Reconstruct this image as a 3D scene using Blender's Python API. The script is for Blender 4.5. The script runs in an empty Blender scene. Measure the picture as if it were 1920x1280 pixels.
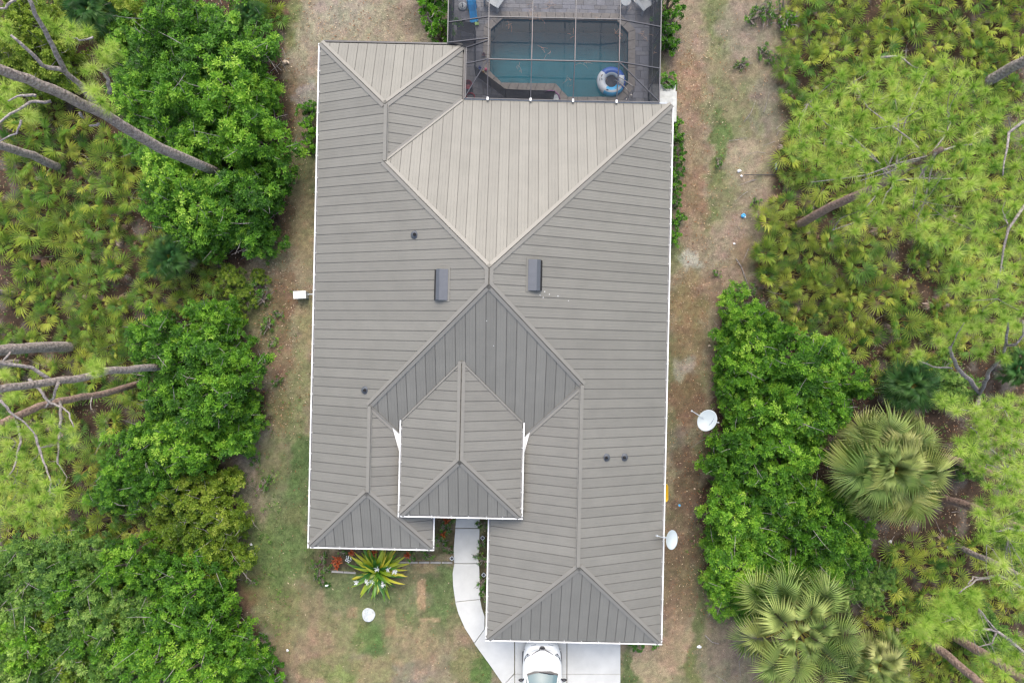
import bpy, math, random
import numpy as np
from mathutils import Vector, Matrix

# ------------------------------------------------------------------ camera, sky, sun, exposure
SC = bpy.context.scene
COL = SC.collection
CAM_H = 32.0                       # the drone hovers 32 m above the lawn, looking straight down
FPX = 1280.0                       # 24 mm lens on a 36 mm sensor, in pixels of the 1920 wide photograph
cam_d = bpy.data.cameras.new('camera')
cam_d.lens = 24.0
cam_d.sensor_width = 36.0
cam_d.sensor_fit = 'HORIZONTAL'
cam_d.clip_start = 0.1
cam_d.clip_end = 3000.0
cam = bpy.data.objects.new('camera', cam_d)
COL.objects.link(cam)
cam.location = (0, 0, CAM_H)
cam.rotation_euler = (0, 0, 0)
SC.camera = cam

SUN_EL = 54.0
world = bpy.data.worlds.new('World')
SC.world = world
world.use_nodes = True
nt = world.node_tree
nt.nodes.clear()
sky = nt.nodes.new('ShaderNodeTexSky')
sky.sky_type = 'NISHITA'
sky.sun_disc = False
sky.sun_elevation = math.radians(SUN_EL)
sky.sun_rotation = 0.0
sky.air_density = 1.0
sky.dust_density = 4.0
sky.ozone_density = 1.0
hs = nt.nodes.new('ShaderNodeHueSaturation')
hs.inputs['Saturation'].default_value = 0.8      # thin even cloud: a paler sky
bg = nt.nodes.new('ShaderNodeBackground')
bg.inputs['Strength'].default_value = 0.15
wo = nt.nodes.new('ShaderNodeOutputWorld')
nt.links.new(sky.outputs[0], hs.inputs['Color'])
nt.links.new(hs.outputs[0], bg.inputs[0])
nt.links.new(bg.outputs[0], wo.inputs[0])

sun_d = bpy.data.lights.new('sun', 'SUN')
sun_d.energy = 0.64
sun_d.angle = math.radians(40)
sun_d.color = (1.0, 0.945, 0.83)
sun = bpy.data.objects.new('sun', sun_d)
COL.objects.link(sun)
sun.location = (0, 30, 60)
sun.rotation_euler = (-math.radians(90 - SUN_EL), 0, 0)

SC.view_settings.view_transform = 'Standard'
SC.view_settings.look = 'None'
SC.view_settings.gamma = 1.0
SC.view_settings.use_curve_mapping = False
SC.view_settings.exposure = 1.22
try:
    SC.cycles.use_denoising = True
    SC.cycles.filter_width = 1.35
    SC.cycles.max_bounces = 10
    SC.cycles.diffuse_bounces = 3
    SC.cycles.glossy_bounces = 3
    SC.cycles.transmission_bounces = 4
    SC.cycles.transparent_max_bounces = 16
    SC.cycles.caustics_reflective = False
    SC.cycles.caustics_refractive = False
except Exception:
    pass

# ------------------------------------------------------------------ helpers
R = np.random.RandomState(11)
rnd = random.Random(5)
TH = math.radians(1.25)            # the house stands a little turned against the frame
CT, ST = math.cos(TH), math.sin(TH)


def W(u, v, z=0.0):
    """World point at height z that the surveyed photo position (u, v) shows."""
    k = (CAM_H - z) / FPX
    return Vector(((u - 960.0) * k, (640.0 - v) * k, z))


def HL(u, v, z=0.0):
    """The same in the frame of the turned house."""
    p = W(u, v, z)
    return Vector((p.x * CT - p.y * ST, p.x * ST + p.y * CT, z))


def L2W(x, y, z=0.0):
    return Vector((x * CT + y * ST, -x * ST + y * CT, z))


def PX(p):
    k = FPX / (CAM_H - p[2])
    return 960 + p[0] * k, 640 - p[1] * k


def srgb(r, g, b):
    f = lambda c: (c / 255 / 12.92) if c / 255 <= 0.04045 else ((c / 255 + 0.055) / 1.055) ** 2.4
    return (f(r), f(g), f(b), 1.0)


def tag(o, label=None, cat=None, group=None, kind=None):
    if label: o['label'] = label
    if cat: o['category'] = cat
    if group: o['group'] = group
    if kind: o['kind'] = kind
    return o


def empty(name, loc=(0, 0, 0), rz=0.0, parent=None):
    o = bpy.data.objects.new(name, None)
    COL.objects.link(o)
    o.location = loc
    o.rotation_euler = (0, 0, rz)
    o.empty_display_size = 0.2
    if parent is not None:
        o.parent = parent
    return o


def thing(name, label, cat, loc=(0, 0, 0), rz=0.0, group=None):
    return tag(empty(name, loc, rz), label, cat, group)


def place(name, data, parent=None, mat=None):
    o = bpy.data.objects.new(name, data)
    COL.objects.link(o)
    if parent is not None:
        o.parent = parent
    if mat is not None:
        o.matrix_local = mat
    return o


class MB:
    """Collects shapes; build() links them as one mesh object."""
    def __init__(s, off=(0, 0, 0)):
        s.v, s.f, s.m = [], [], []
        s.off = Vector(off)

    def add(s, vs, fs, mi=0):
        n = len(s.v)
        s.v += [tuple(Vector(p) - s.off) for p in vs]
        s.f += [tuple(i + n for i in f) for f in fs]
        s.m += [mi] * len(fs)
        return s

    def poly(s, pts, mi=0):
        return s.add(pts, [tuple(range(len(pts)))], mi)

    def box(s, x0, x1, y0, y1, z0, z1, mi=0):
        p = [(x0, y0, z0), (x1, y0, z0), (x1, y1, z0), (x0, y1, z0), (x0, y0, z1), (x1, y0, z1), (x1, y1, z1), (x0, y1, z1)]
        return s.add(p, [(3, 2, 1, 0), (4, 5, 6, 7), (0, 1, 5, 4), (1, 2, 6, 5), (2, 3, 7, 6), (3, 0, 4, 7)], mi)

    def obox(s, c, size, M=None, mi=0):
        M = M or Matrix.Identity(3)
        a, b, d = size[0] / 2, size[1] / 2, size[2] / 2
        p = [Vector(c) + M @ Vector(q) for q in ((-a, -b, -d), (a, -b, -d), (a, b, -d), (-a, b, -d), (-a, -b, d), (a, -b, d), (a, b, d), (-a, b, d))]
        return s.add(p, [(3, 2, 1, 0), (4, 5, 6, 7), (0, 1, 5, 4), (1, 2, 6, 5), (2, 3, 7, 6), (3, 0, 4, 7)], mi)

    def bar(s, a, b, w, h, mi=0):
        a, b = Vector(a), Vector(b)
        d = (b - a)
        L = d.length
        d.normalize()
        up = Vector((0, 0, 1)) if abs(d.z) < 0.95 else Vector((0, 1, 0))
        x = d.cross(up).normalized()
        z = x.cross(d)
        M = Matrix((x, d, z)).transposed()
        return s.obox((a + b) / 2, (w, L, h), M, mi)

    def tube(s, pts, rad, n=7, mi=0, cap=True):
        pts = [Vector(p) for p in pts]
        if not hasattr(rad, '__len__'):
            rad = [rad] * len(pts)
        rings = []
        ref = None
        for i, p in enumerate(pts):
            d = (pts[min(i + 1, len(pts) - 1)] - pts[max(i - 1, 0)]).normalized()
            if ref is None:
                ref = Vector((0, 0, 1)) if abs(d.z) < 0.9 else Vector((1, 0, 0))
            x = ref.cross(d)
            if x.length < 1e-4:
                x = Vector((1, 0, 0)).cross(d)
            x.normalize()
            y = d.cross(x)
            ref = y.cross(d) * -1 if False else ref
            rings.append([p + (x * math.cos(2 * math.pi * k / n) + y * math.sin(2 * math.pi * k / n)) * rad[i] for k in range(n)])
        vs = [q for r in rings for q in r]
        fs = []
        for i in range(len(pts) - 1):
            for k in range(n):
                a, b = i * n + k, i * n + (k + 1) % n
                fs.append((a, b, b + n, a + n))
        if cap:
            fs.append(tuple(range(n))[::-1])
            fs.append(tuple((len(pts) - 1) * n + k for k in range(n)))
        return s.add(vs, fs, mi)

    def prism(s, poly, z0, z1, mi=0, bev=0.0):
        """Upright prism over a counter-clockwise outline, its top edge eased by bev."""
        n = len(poly)
        if bev > 0:
            c = Vector((sum(p[0] for p in poly) / n, sum(p[1] for p in poly) / n))
            ins = []
            for p in poly:
                d = c - Vector((p[0], p[1]))
                ins.append(Vector((p[0], p[1])) + d.normalized() * bev * 1.3)
            vs = [(p[0], p[1], z0) for p in poly] + [(p[0], p[1], z1 - bev) for p in poly] + [(p[0], p[1], z1) for p in ins]
            fs = [tuple(range(n))[::-1], tuple(2 * n + k for k in range(n))]
            for r in (0, n):
                fs += [(r + k, r + (k + 1) % n, r + n + (k + 1) % n, r + n + k) for k in range(n)]
        else:
            vs = [(p[0], p[1], z0) for p in poly] + [(p[0], p[1], z1) for p in poly]
            fs = [tuple(range(n))[::-1], tuple(n + k for k in range(n))] + [(k, (k + 1) % n, n + (k + 1) % n, n + k) for k in range(n)]
        return s.add(vs, fs, mi)

    def lathe(s, c, prof, n=20, mi=0, M=None):
        """prof: (radius, height) pairs turned round the local z axis at c."""
        c = Vector(c)
        M = M or Matrix.Identity(3)
        vs, fs = [], []
        for r, h in prof:
            for k in range(n):
                a = 2 * math.pi * k / n
                vs.append(c + M @ Vector((r * math.cos(a), r * math.sin(a), h)))
        for i in range(len(prof) - 1):
            for k in range(n):
                a, b = i * n + k, i * n + (k + 1) % n
                fs.append((a, b, b + n, a + n))
        return s.add(vs, fs, mi)

    def mesh(s, name, mats, smooth=False):
        me = bpy.data.meshes.new(name)
        me.from_pydata(s.v, [], s.f)
        for m in (mats if isinstance(mats, (list, tuple)) else [mats]):
            me.materials.append(m)
        if any(s.m):
            me.polygons.foreach_set('material_index', s.m)
        if smooth:
            me.polygons.foreach_set('use_smooth', [True] * len(s.f))
        me.update()
        return me

    def build(s, name, mats, parent=None, smooth=False):
        return place(name, s.mesh(name, mats, smooth), parent)


def np_mesh(name, V, F, mats, tint=None, col=None, mi=None, smooth=False):
    """Fast triangle mesh from arrays, with an optional tint value or colour per vertex."""
    V = np.asarray(V, dtype=np.float32)
    F = np.asarray(F, dtype=np.int32)
    me = bpy.data.meshes.new(name)
    me.vertices.add(len(V))
    me.vertices.foreach_set('co', V.ravel())
    k = F.shape[1]
    me.loops.add(F.size)
    me.loops.foreach_set('vertex_index', F.ravel())
    me.polygons.add(len(F))
    me.polygons.foreach_set('loop_start', np.arange(0, F.size, k, dtype=np.int32))
    me.polygons.foreach_set('loop_total', np.full(len(F), k, dtype=np.int32))
    for m in (mats if isinstance(mats, (list, tuple)) else [mats]):
        me.materials.append(m)
    if mi is not None:
        me.polygons.foreach_set('material_index', np.asarray(mi, dtype=np.int32))
    if smooth:
        me.polygons.foreach_set('use_smooth', np.ones(len(F), dtype=bool))
    me.update(calc_edges=True)
    if tint is not None:
        a = me.attributes.new('tint', 'FLOAT', 'POINT')
        a.data.foreach_set('value', np.asarray(tint, dtype=np.float32))
    if col is not None:
        a = me.attributes.new('Col', 'FLOAT_COLOR', 'POINT')
        c = np.ones((len(V), 4), dtype=np.float32)
        c[:, :3] = col
        a.data.foreach_set('color', c.ravel())
    return me


# ------------------------------------------------------------------ materials
def new_mat(name):
    m = bpy.data.materials.new(name)
    m.use_nodes = True
    m.node_tree.nodes.clear()
    return m, m.node_tree.nodes, m.node_tree.links


def paint(name, col, rough=0.5, metal=0.0, var=0.12, scale=6.0, bump=0.0, bscale=60.0, spec=0.5, coat=0.0, stretch=None, objvar=0.0):
    """A surface of one colour with uneven tone and a little relief."""
    m, N, L = new_mat(name)
    out = N.new('ShaderNodeOutputMaterial')
    p = N.new('ShaderNodeBsdfPrincipled')
    p.inputs['Roughness'].default_value = rough
    p.inputs['Metallic'].default_value = metal
    p.inputs['Specular IOR Level'].default_value = spec
    p.inputs['Coat Weight'].default_value = coat
    tc = N.new('ShaderNodeTexCoord')
    src = tc.outputs['Object']
    if stretch:
        mp = N.new('ShaderNodeMapping')
        mp.inputs['Scale'].default_value = stretch
        L.new(src, mp.inputs['Vector'])
        src = mp.outputs[0]
    no = N.new('ShaderNodeTexNoise')
    no.inputs['Scale'].default_value = scale
    no.inputs['Detail'].default_value = 6
    no.inputs['Roughness'].default_value = 0.65
    L.new(src, no.inputs['Vector'])
    mr = N.new('ShaderNodeMapRange')
    mr.inputs['To Min'].default_value = 1 - var
    mr.inputs['To Max'].default_value = 1 + var
    mr.inputs['From Min'].default_value = 0.3
    mr.inputs['From Max'].default_value = 0.7
    L.new(no.outputs['Fac'], mr.inputs['Value'])
    vm = N.new('ShaderNodeVectorMath')
    vm.operation = 'SCALE'
    vm.inputs[0].default_value = col[:3]
    if objvar:
        oi = N.new('ShaderNodeObjectInfo')
        mo = N.new('ShaderNodeMapRange')
        mo.inputs['To Min'].default_value = 1 - objvar
        mo.inputs['To Max'].default_value = 1 + objvar
        L.new(oi.outputs['Random'], mo.inputs['Value'])
        mm = N.new('ShaderNodeMath')
        mm.operation = 'MULTIPLY'
        L.new(mr.outputs[0], mm.inputs[0])
        L.new(mo.outputs[0], mm.inputs[1])
        L.new(mm.outputs[0], vm.inputs['Scale'])
    else:
        L.new(mr.outputs[0], vm.inputs['Scale'])
    L.new(vm.outputs[0], p.inputs['Base Color'])
    if bump:
        nb = N.new('ShaderNodeTexNoise')
        nb.inputs['Scale'].default_value = bscale
        nb.inputs['Detail'].default_value = 4
        L.new(src, nb.inputs['Vector'])
        b = N.new('ShaderNodeBump')
        b.inputs['Strength'].default_value = bump
        b.inputs['Distance'].default_value = 0.02
        L.new(nb.outputs['Fac'], b.inputs['Height'])
        L.new(b.outputs[0], p.inputs['Normal'])
    L.new(p.outputs[0], out.inputs[0])
    return m


def leaf_mat(name, cols, rough=0.5, trans=0.3, objvar=0.35, spec=0.35):
    """Leaves: tone from the per-leaf tint and the plant's own random value; some light passes through."""
    m, N, L = new_mat(name)
    out = N.new('ShaderNodeOutputMaterial')
    p = N.new('ShaderNodeBsdfPrincipled')
    p.inputs['Roughness'].default_value = rough
    p.inputs['Specular IOR Level'].default_value = spec
    at = N.new('ShaderNodeAttribute')
    at.attribute_name = 'tint'
    oi = N.new('ShaderNodeObjectInfo')
    mr = N.new('ShaderNodeMapRange')
    mr.inputs['To Min'].default_value = -objvar / 2
    mr.inputs['To Max'].default_value = objvar / 2
    L.new(oi.outputs['Random'], mr.inputs['Value'])
    ad = N.new('ShaderNodeMath')
    ad.operation = 'ADD'
    L.new(at.outputs['Fac'], ad.inputs[0])
    L.new(mr.outputs[0], ad.inputs[1])
    cr = N.new('ShaderNodeValToRGB')
    e = cr.color_ramp.elements
    while len(e) < len(cols):
        e.new(0.5)
    for i, c in enumerate(cols):
        e[i].position = i / (len(cols) - 1)
        e[i].color = (*c[:3], 1)
    L.new(ad.outputs[0], cr.inputs[0])
    L.new(cr.outputs[0], p.inputs['Base Color'])
    t = N.new('ShaderNodeBsdfTranslucent')
    L.new(cr.outputs[0], t.inputs[0])
    mx = N.new('ShaderNodeMixShader')
    mx.inputs[0].default_value = trans
    L.new(p.outputs[0], mx.inputs[1])
    L.new(t.outputs[0], mx.inputs[2])
    L.new(mx.outputs[0], out.inputs[0])
    return m


def vcol_mat(name, rough=0.9, fine=None, trans=0.0, bump=0.0):
    m, N, L = new_mat(name)
    out = N.new('ShaderNodeOutputMaterial')
    p = N.new('ShaderNodeBsdfPrincipled')
    p.inputs['Roughness'].default_value = rough
    p.inputs['Specular IOR Level'].default_value = 0.15
    at = N.new('ShaderNodeAttribute')
    at.attribute_name = 'Col'
    colour = at.outputs['Color']
    if fine:
        tc = N.new('ShaderNodeTexCoord')
        acc = None
        for sc, lo, hi in fine:
            no = N.new('ShaderNodeTexNoise')
            no.inputs['Scale'].default_value = sc
            no.inputs['Detail'].default_value = 5
            no.inputs['Roughness'].default_value = 0.7
            L.new(tc.outputs['Object'], no.inputs['Vector'])
            mr = N.new('ShaderNodeMapRange')
            mr.inputs['From Min'].default_value = 0.32
            mr.inputs['From Max'].default_value = 0.68
            mr.inputs['To Min'].default_value = lo
            mr.inputs['To Max'].default_value = hi
            L.new(no.outputs['Fac'], mr.inputs['Value'])
            if acc is None:
                acc = mr.outputs[0]
            else:
                mu = N.new('ShaderNodeMath')
                mu.operation = 'MULTIPLY'
                L.new(acc, mu.inputs[0])
                L.new(mr.outputs[0], mu.inputs[1])
                acc = mu.outputs[0]
        vm = N.new('ShaderNodeVectorMath')
        vm.operation = 'SCALE'
        L.new(colour, vm.inputs[0])
        L.new(acc, vm.inputs['Scale'])
        colour = vm.outputs[0]
        if bump:
            b = N.new('ShaderNodeBump')
            b.inputs['Strength'].default_value = bump
            b.inputs['Distance'].default_value = 0.03
            L.new(acc, b.inputs['Height'])
            L.new(b.outputs[0], p.inputs['Normal'])
    L.new(colour, p.inputs['Base Color'])
    if trans:
        t = N.new('ShaderNodeBsdfTranslucent')
        L.new(colour, t.inputs[0])
        mx = N.new('ShaderNodeMixShader')
        mx.inputs[0].default_value = trans
        L.new(p.outputs[0], mx.inputs[1])
        L.new(t.outputs[0], mx.inputs[2])
        L.new(mx.outputs[0], out.inputs[0])
    else:
        L.new(p.outputs[0], out.inputs[0])
    return m


def screen_mat(name, cover=0.3):
    """Woven insect screen: dark threads and open holes; seen at a slant the threads close up."""
    m, N, L = new_mat(name)
    out = N.new('ShaderNodeOutputMaterial')
    d = N.new('ShaderNodeBsdfDiffuse')
    d.inputs[0].default_value = (0.045, 0.05, 0.06, 1)
    t = N.new('ShaderNodeBsdfTransparent')
    lw = N.new('ShaderNodeLayerWeight')
    lw.inputs[0].default_value = 0.5
    mr = N.new('ShaderNodeMapRange')
    mr.inputs['To Min'].default_value = cover
    mr.inputs['To Max'].default_value = 0.92
    L.new(lw.outputs['Facing'], mr.inputs['Value'])
    mx = N.new('ShaderNodeMixShader')
    L.new(mr.outputs[0], mx.inputs[0])
    L.new(t.outputs[0], mx.inputs[1])
    L.new(d.outputs[0], mx.inputs[2])
    L.new(mx.outputs[0], out.inputs[0])
    return m


def water_mat(name):
    m, N, L = new_mat(name)
    out = N.new('ShaderNodeOutputMaterial')
    g = N.new('ShaderNodeBsdfGlossy')
    g.inputs['Roughness'].default_value = 0.02
    t = N.new('ShaderNodeBsdfTransparent')
    t.inputs[0].default_value = (0.5, 0.8, 0.84, 1)
    fr = N.new('ShaderNodeFresnel')
    fr.inputs[0].default_value = 1.27
    tc = N.new('ShaderNodeTexCoord')
    no = N.new('ShaderNodeTexNoise')
    no.inputs['Scale'].default_value = 5
    no.inputs['Detail'].default_value = 3
    L.new(tc.outputs['Object'], no.inputs['Vector'])
    b = N.new('ShaderNodeBump')
    b.inputs['Strength'].default_value = 0.04
    b.inputs['Distance'].default_value = 0.02
    L.new(no.outputs['Fac'], b.inputs['Height'])
    L.new(b.outputs[0], g.inputs['Normal'])
    mx = N.new('ShaderNodeMixShader')
    L.new(fr.outputs[0], mx.inputs[0])
    L.new(t.outputs[0], mx.inputs[1])
    L.new(g.outputs[0], mx.inputs[2])
    L.new(mx.outputs[0], out.inputs[0])
    return m


def bark_mat(name, c0, c1):
    m, N, L = new_mat(name)
    out = N.new('ShaderNodeOutputMaterial')
    p = N.new('ShaderNodeBsdfPrincipled')
    p.inputs['Roughness'].default_value = 0.9
    p.inputs['Specular IOR Level'].default_value = 0.2
    tc = N.new('ShaderNodeTexCoord')
    no = N.new('ShaderNodeTexNoise')
    no.inputs['Scale'].default_value = 9
    no.inputs['Detail'].default_value = 8
    no.inputs['Roughness'].default_value = 0.75
    L.new(tc.outputs['Object'], no.inputs['Vector'])
    cr = N.new('ShaderNodeValToRGB')
    cr.color_ramp.elements[0].position = 0.36
    cr.color_ramp.elements[1].position = 0.66
    cr.color_ramp.elements[0].color = (*c0[:3], 1)
    cr.color_ramp.elements[1].color = (*c1[:3], 1)
    L.new(no.outputs['Fac'], cr.inputs[0])
    L.new(cr.outputs[0], p.inputs['Base Color'])
    vo = N.new('ShaderNodeTexVoronoi')
    vo.inputs['Scale'].default_value = 11
    L.new(tc.outputs['Object'], vo.inputs['Vector'])
    b = N.new('ShaderNodeBump')
    b.inputs['Strength'].default_value = 0.9
    b.inputs['Distance'].default_value = 0.04
    L.new(vo.outputs['Distance'], b.inputs['Height'])
    L.new(b.outputs[0], p.inputs['Normal'])
    L.new(p.outputs[0], out.inputs[0])
    return m


def glass_mat(name, col=(0.08, 0.145, 0.165)):  # teal base: reflection of the sky put into the colour
    m, N, L = new_mat(name)
    out = N.new('ShaderNodeOutputMaterial')
    p = N.new('ShaderNodeBsdfPrincipled')
    p.inputs['Base Color'].default_value = (*col, 1)
    p.inputs['Roughness'].default_value = 0.05
    p.inputs['Specular IOR Level'].default_value = 0.35
    L.new(p.outputs[0], out.inputs[0])
    return m


M_ROOF = paint('roof_metal', (0.186, 0.179, 0.156), rough=0.46, metal=0.05, var=0.07, scale=1.1, spec=0.38, objvar=0.06, bump=0.03, bscale=3.0)
M_SEAM = paint('roof_seam', (0.142, 0.136, 0.122), rough=0.5, var=0.1, scale=4)  # darker than the pans: joint grime with groove shade put into the colour
M_CAP = paint('roof_trim', (0.202, 0.192, 0.168), rough=0.46, metal=0.05, var=0.05, scale=2)
M_VENT = paint('vent_metal', (0.085, 0.093, 0.108), rough=0.45, var=0.08, scale=5)
M_DARK = paint('dark_void', (0.012, 0.012, 0.013), rough=0.8, var=0.1)
M_BOOT = paint('pipe_boot', (0.06, 0.055, 0.06), rough=0.6, var=0.2, scale=20)
M_WHITE = paint('white_metal', (0.72, 0.72, 0.70), rough=0.35, var=0.04, scale=3)
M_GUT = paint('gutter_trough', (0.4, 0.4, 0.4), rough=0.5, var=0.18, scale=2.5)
M_BRONZE = paint('bronze_metal', (0.06, 0.058, 0.06), rough=0.4, var=0.15, scale=4)
M_STUCCO = paint('white_stucco', (0.62, 0.6, 0.55), rough=0.9, var=0.08, scale=4, bump=0.2)
M_CONC = paint('concrete_walk', (0.52, 0.525, 0.505), rough=0.85, var=0.11, scale=.8, bump=0.12, bscale=90)
M_STEP = paint('concrete_step', (0.46, 0.47, 0.45), rough=0.85, var=0.2, scale=3.5, bump=0.2, bscale=40)
M_BEAM = paint('cage_frame', (0.085, 0.083, 0.09), rough=0.4, var=0.1, scale=3)
M_SCREEN = screen_mat('cage_screen', 0.33)
M_FENCE = screen_mat('fence_mesh', 0.72)
M_WATER = water_mat('pool_water')
M_BASIN = paint('pool_plaster', (0.06, 0.25, 0.31), rough=0.8, var=0.08, scale=1.5)
M_COPING = paint('coping_stone', (0.26, 0.235, 0.21), rough=0.85, var=0.2, scale=5, bump=0.2)
M_PAVERS = [paint('paver_stone_%d' % i, c, rough=0.85, var=0.16, scale=6, bump=0.2) for i, c in enumerate(
    [(0.215, 0.215, 0.23), (0.175, 0.175, 0.19), (0.25, 0.245, 0.255), (0.20, 0.192, 0.195), (0.235, 0.235, 0.26)])]
M_PLASTIC = paint('white_plastic', (0.44, 0.48, 0.51), rough=0.45, var=0.05)
M_HANG = paint('gutter_hanger', (0.6, 0.6, 0.58), rough=0.4, var=0.05)
M_GREYST = paint('grey_plastic', (0.42, 0.45, 0.47), rough=0.6, var=0.08)
M_STEEL = paint('steel_rail', (0.5, 0.46, 0.44), rough=0.3, metal=0.7, var=0.05)
M_DISH = paint('dish_enamel', (0.40, 0.45, 0.46), rough=0.45, var=0.03)
M_MARK = paint('dark_print', (0.12, 0.15, 0.2), rough=0.6, var=0.1)
M_CAR = paint('car_white', (0.82, 0.83, 0.82), rough=0.3, var=0.01, spec=0.5, coat=0.6)
M_CARDK = paint('car_black_trim', (0.025, 0.025, 0.03), rough=0.4, var=0.1)
M_CARGLASS = glass_mat('car_glass')
M_LAMP = paint('lamp_lens', (0.45, 0.5, 0.52), rough=0.1, var=0.1, coat=1.0)
M_TYRE = paint('tyre_rubber', (0.02, 0.02, 0.02), rough=0.85, var=0.1)
M_RIM = paint('rim_alloy', (0.5, 0.5, 0.52), rough=0.35, metal=0.8, var=0.05)
M_BARK = bark_mat('pine_bark', srgb(104, 94, 90), srgb(188, 176, 168))
M_BARKR = bark_mat('red_pine_bark', srgb(104, 86, 78), srgb(172, 148, 134))
M_BRANCH = bark_mat('grey_branch', srgb(105, 98, 95), srgb(172, 164, 160))
M_TWIG = paint('twig_wood', (0.22, 0.18, 0.145), rough=0.9, var=0.3, scale=8)

def C(*a): return srgb(*a)[:3]
M_LEAF = leaf_mat('broad_leaf', [C(46, 88, 20), C(86, 138, 36), C(130, 178, 50), C(184, 214, 86)], trans=0.38, objvar=0.3)
M_OLIVE = leaf_mat('olive_leaf', [C(70, 98, 26), C(110, 138, 38), C(146, 168, 54), C(192, 198, 98)], trans=0.38, objvar=0.3)
M_DULL = leaf_mat('dull_leaf', [C(58, 94, 38), C(96, 136, 54), C(134, 168, 74), C(180, 198, 112)], trans=0.36, objvar=0.3)
M_HEDGE = leaf_mat('hedge_leaf', [C(44, 86, 20), C(78, 132, 32), C(116, 172, 44), C(170, 210, 70)], trans=0.36, objvar=0.25)
M_PALM = leaf_mat('palmetto_leaf', [C(62, 110, 42), C(112, 154, 58), C(162, 182, 74), C(204, 206, 94)], trans=0.36, objvar=0.4, rough=0.45, spec=0.45)
M_DEAD = leaf_mat('dead_frond', [C(120, 92, 72), C(170, 142, 122), C(204, 188, 178)], trans=0.1, objvar=0.6, rough=0.8)
M_CABB = leaf_mat('fan_palm_leaf', [C(94, 126, 64), C(146, 170, 94), C(188, 198, 120), C(214, 212, 146)], trans=0.32, objvar=0.35, rough=0.42, spec=0.5)
M_DKPALM = leaf_mat('dark_palm_leaf', [C(44, 88, 46), C(68, 116, 60), C(100, 142, 72), C(140, 166, 96)], trans=0.3, objvar=0.3, rough=0.42, spec=0.5)
M_NEEDLE = leaf_mat('pine_needle', [C(106, 146, 52), C(154, 188, 76), C(188, 210, 98), C(212, 224, 134)], trans=0.42, objvar=0.45, rough=0.5, spec=0.4)
M_STEM = paint('frond_stalk', C(150, 140, 62), rough=0.6, var=0.2)
M_STRAP = leaf_mat('strap_leaf', [C(48, 98, 30), C(90, 138, 34), C(170, 178, 44), C(214, 200, 70)], trans=0.25, objvar=0.7, rough=0.4, spec=0.5)
M_RED = leaf_mat('red_leaf', [C(120, 44, 22), C(160, 72, 38), C(186, 104, 60), C(200, 130, 70)], trans=0.2, objvar=0.5, rough=0.5)
M_PETAL = paint('white_petal', (0.72, 0.74, 0.72), rough=0.6, var=0.1, scale=30)
M_GROUND = vcol_mat('ground_soil', rough=0.95, fine=[(1.2, 0.88, 1.12), (7.0, 0.8, 1.2), (26.0, 0.62, 1.38), (70.0, .7, 1.3)], bump=0.6)
M_GRASS = vcol_mat('grass_blade', rough=0.7, trans=0.25)
M_LITTER = vcol_mat('dry_leaf', rough=0.85, trans=0.1)
# ------------------------------------------------------------------ ground: one sheet, coloured by what grows or lies there
def lattice(seed):
    return np.random.RandomState(seed).rand(256, 256).astype(np.float64)


_LAT = lattice(3)


def vnoise(x, y, o=0):
    xi, yi = np.floor(x).astype(int), np.floor(y).astype(int)
    fx, fy = x - xi, y - yi
    fx, fy = fx * fx * (3 - 2 * fx), fy * fy * (3 - 2 * fy)
    g = lambda a, b: _LAT[(a + o * 37) & 255, (b + o * 91) & 255]
    return (g(xi, yi) * (1 - fx) + g(xi + 1, yi) * fx) * (1 - fy) + (g(xi, yi + 1) * (1 - fx) + g(xi + 1, yi + 1) * fx) * fy


def fbm(x, y, o=0, oct=4):
    s, a, t = 0, 1.0, 0
    for i in range(oct):
        s = s + a * vnoise(x * 2 ** i, y * 2 ** i, o + i)
        t += a
        a *= 0.55
    return s / t


def poly_sd(px, py, poly):
    """Signed distance to a polygon, positive inside."""
    d = np.full(px.shape, 1e18)
    inside = np.zeros(px.shape, bool)
    n = len(poly)
    for i in range(n):
        ax, ay = poly[i]
        bx, by = poly[(i + 1) % n]
        ex, ey = bx - ax, by - ay
        t = np.clip(((px - ax) * ex + (py - ay) * ey) / (ex * ex + ey * ey), 0, 1)
        d = np.minimum(d, (px - ax - t * ex) ** 2 + (py - ay - t * ey) ** 2)
        c = ((ay > py) != (by > py)) & (px < (bx - ax) * (py - ay) / ((by - ay) if by != ay else 1e-9) + ax)
        inside ^= c
    return np.where(inside, 1, -1) * np.sqrt(d)


def sstep(a, b, x):
    t = np.clip((x - a) / (b - a), 0, 1)
    return t * t * (3 - 2 * t)


FOREST_L = [(-900, -900), (548, -900), (548, -20), (535, 80), (543, 250), (522, 420), (470, 500), (400, 540), (430, 600), (500, 660),
            (505, 780), (430, 860), (435, 960), (450, 1000), (432, 1060), (450, 1140), (520, 1230), (548, 1300), (548, 2200), (-900, 2200)]
FOREST_R = [(1480, -900), (1492, 100), (1452, 300), (1432, 450), (1425, 540), (1345, 560), (1340, 700), (1325, 850), (1305, 980), (1312, 1100),
            (1385, 1160), (1470, 1290), (1470, 2200), (2900, 2200), (2900, -900)]

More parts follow.
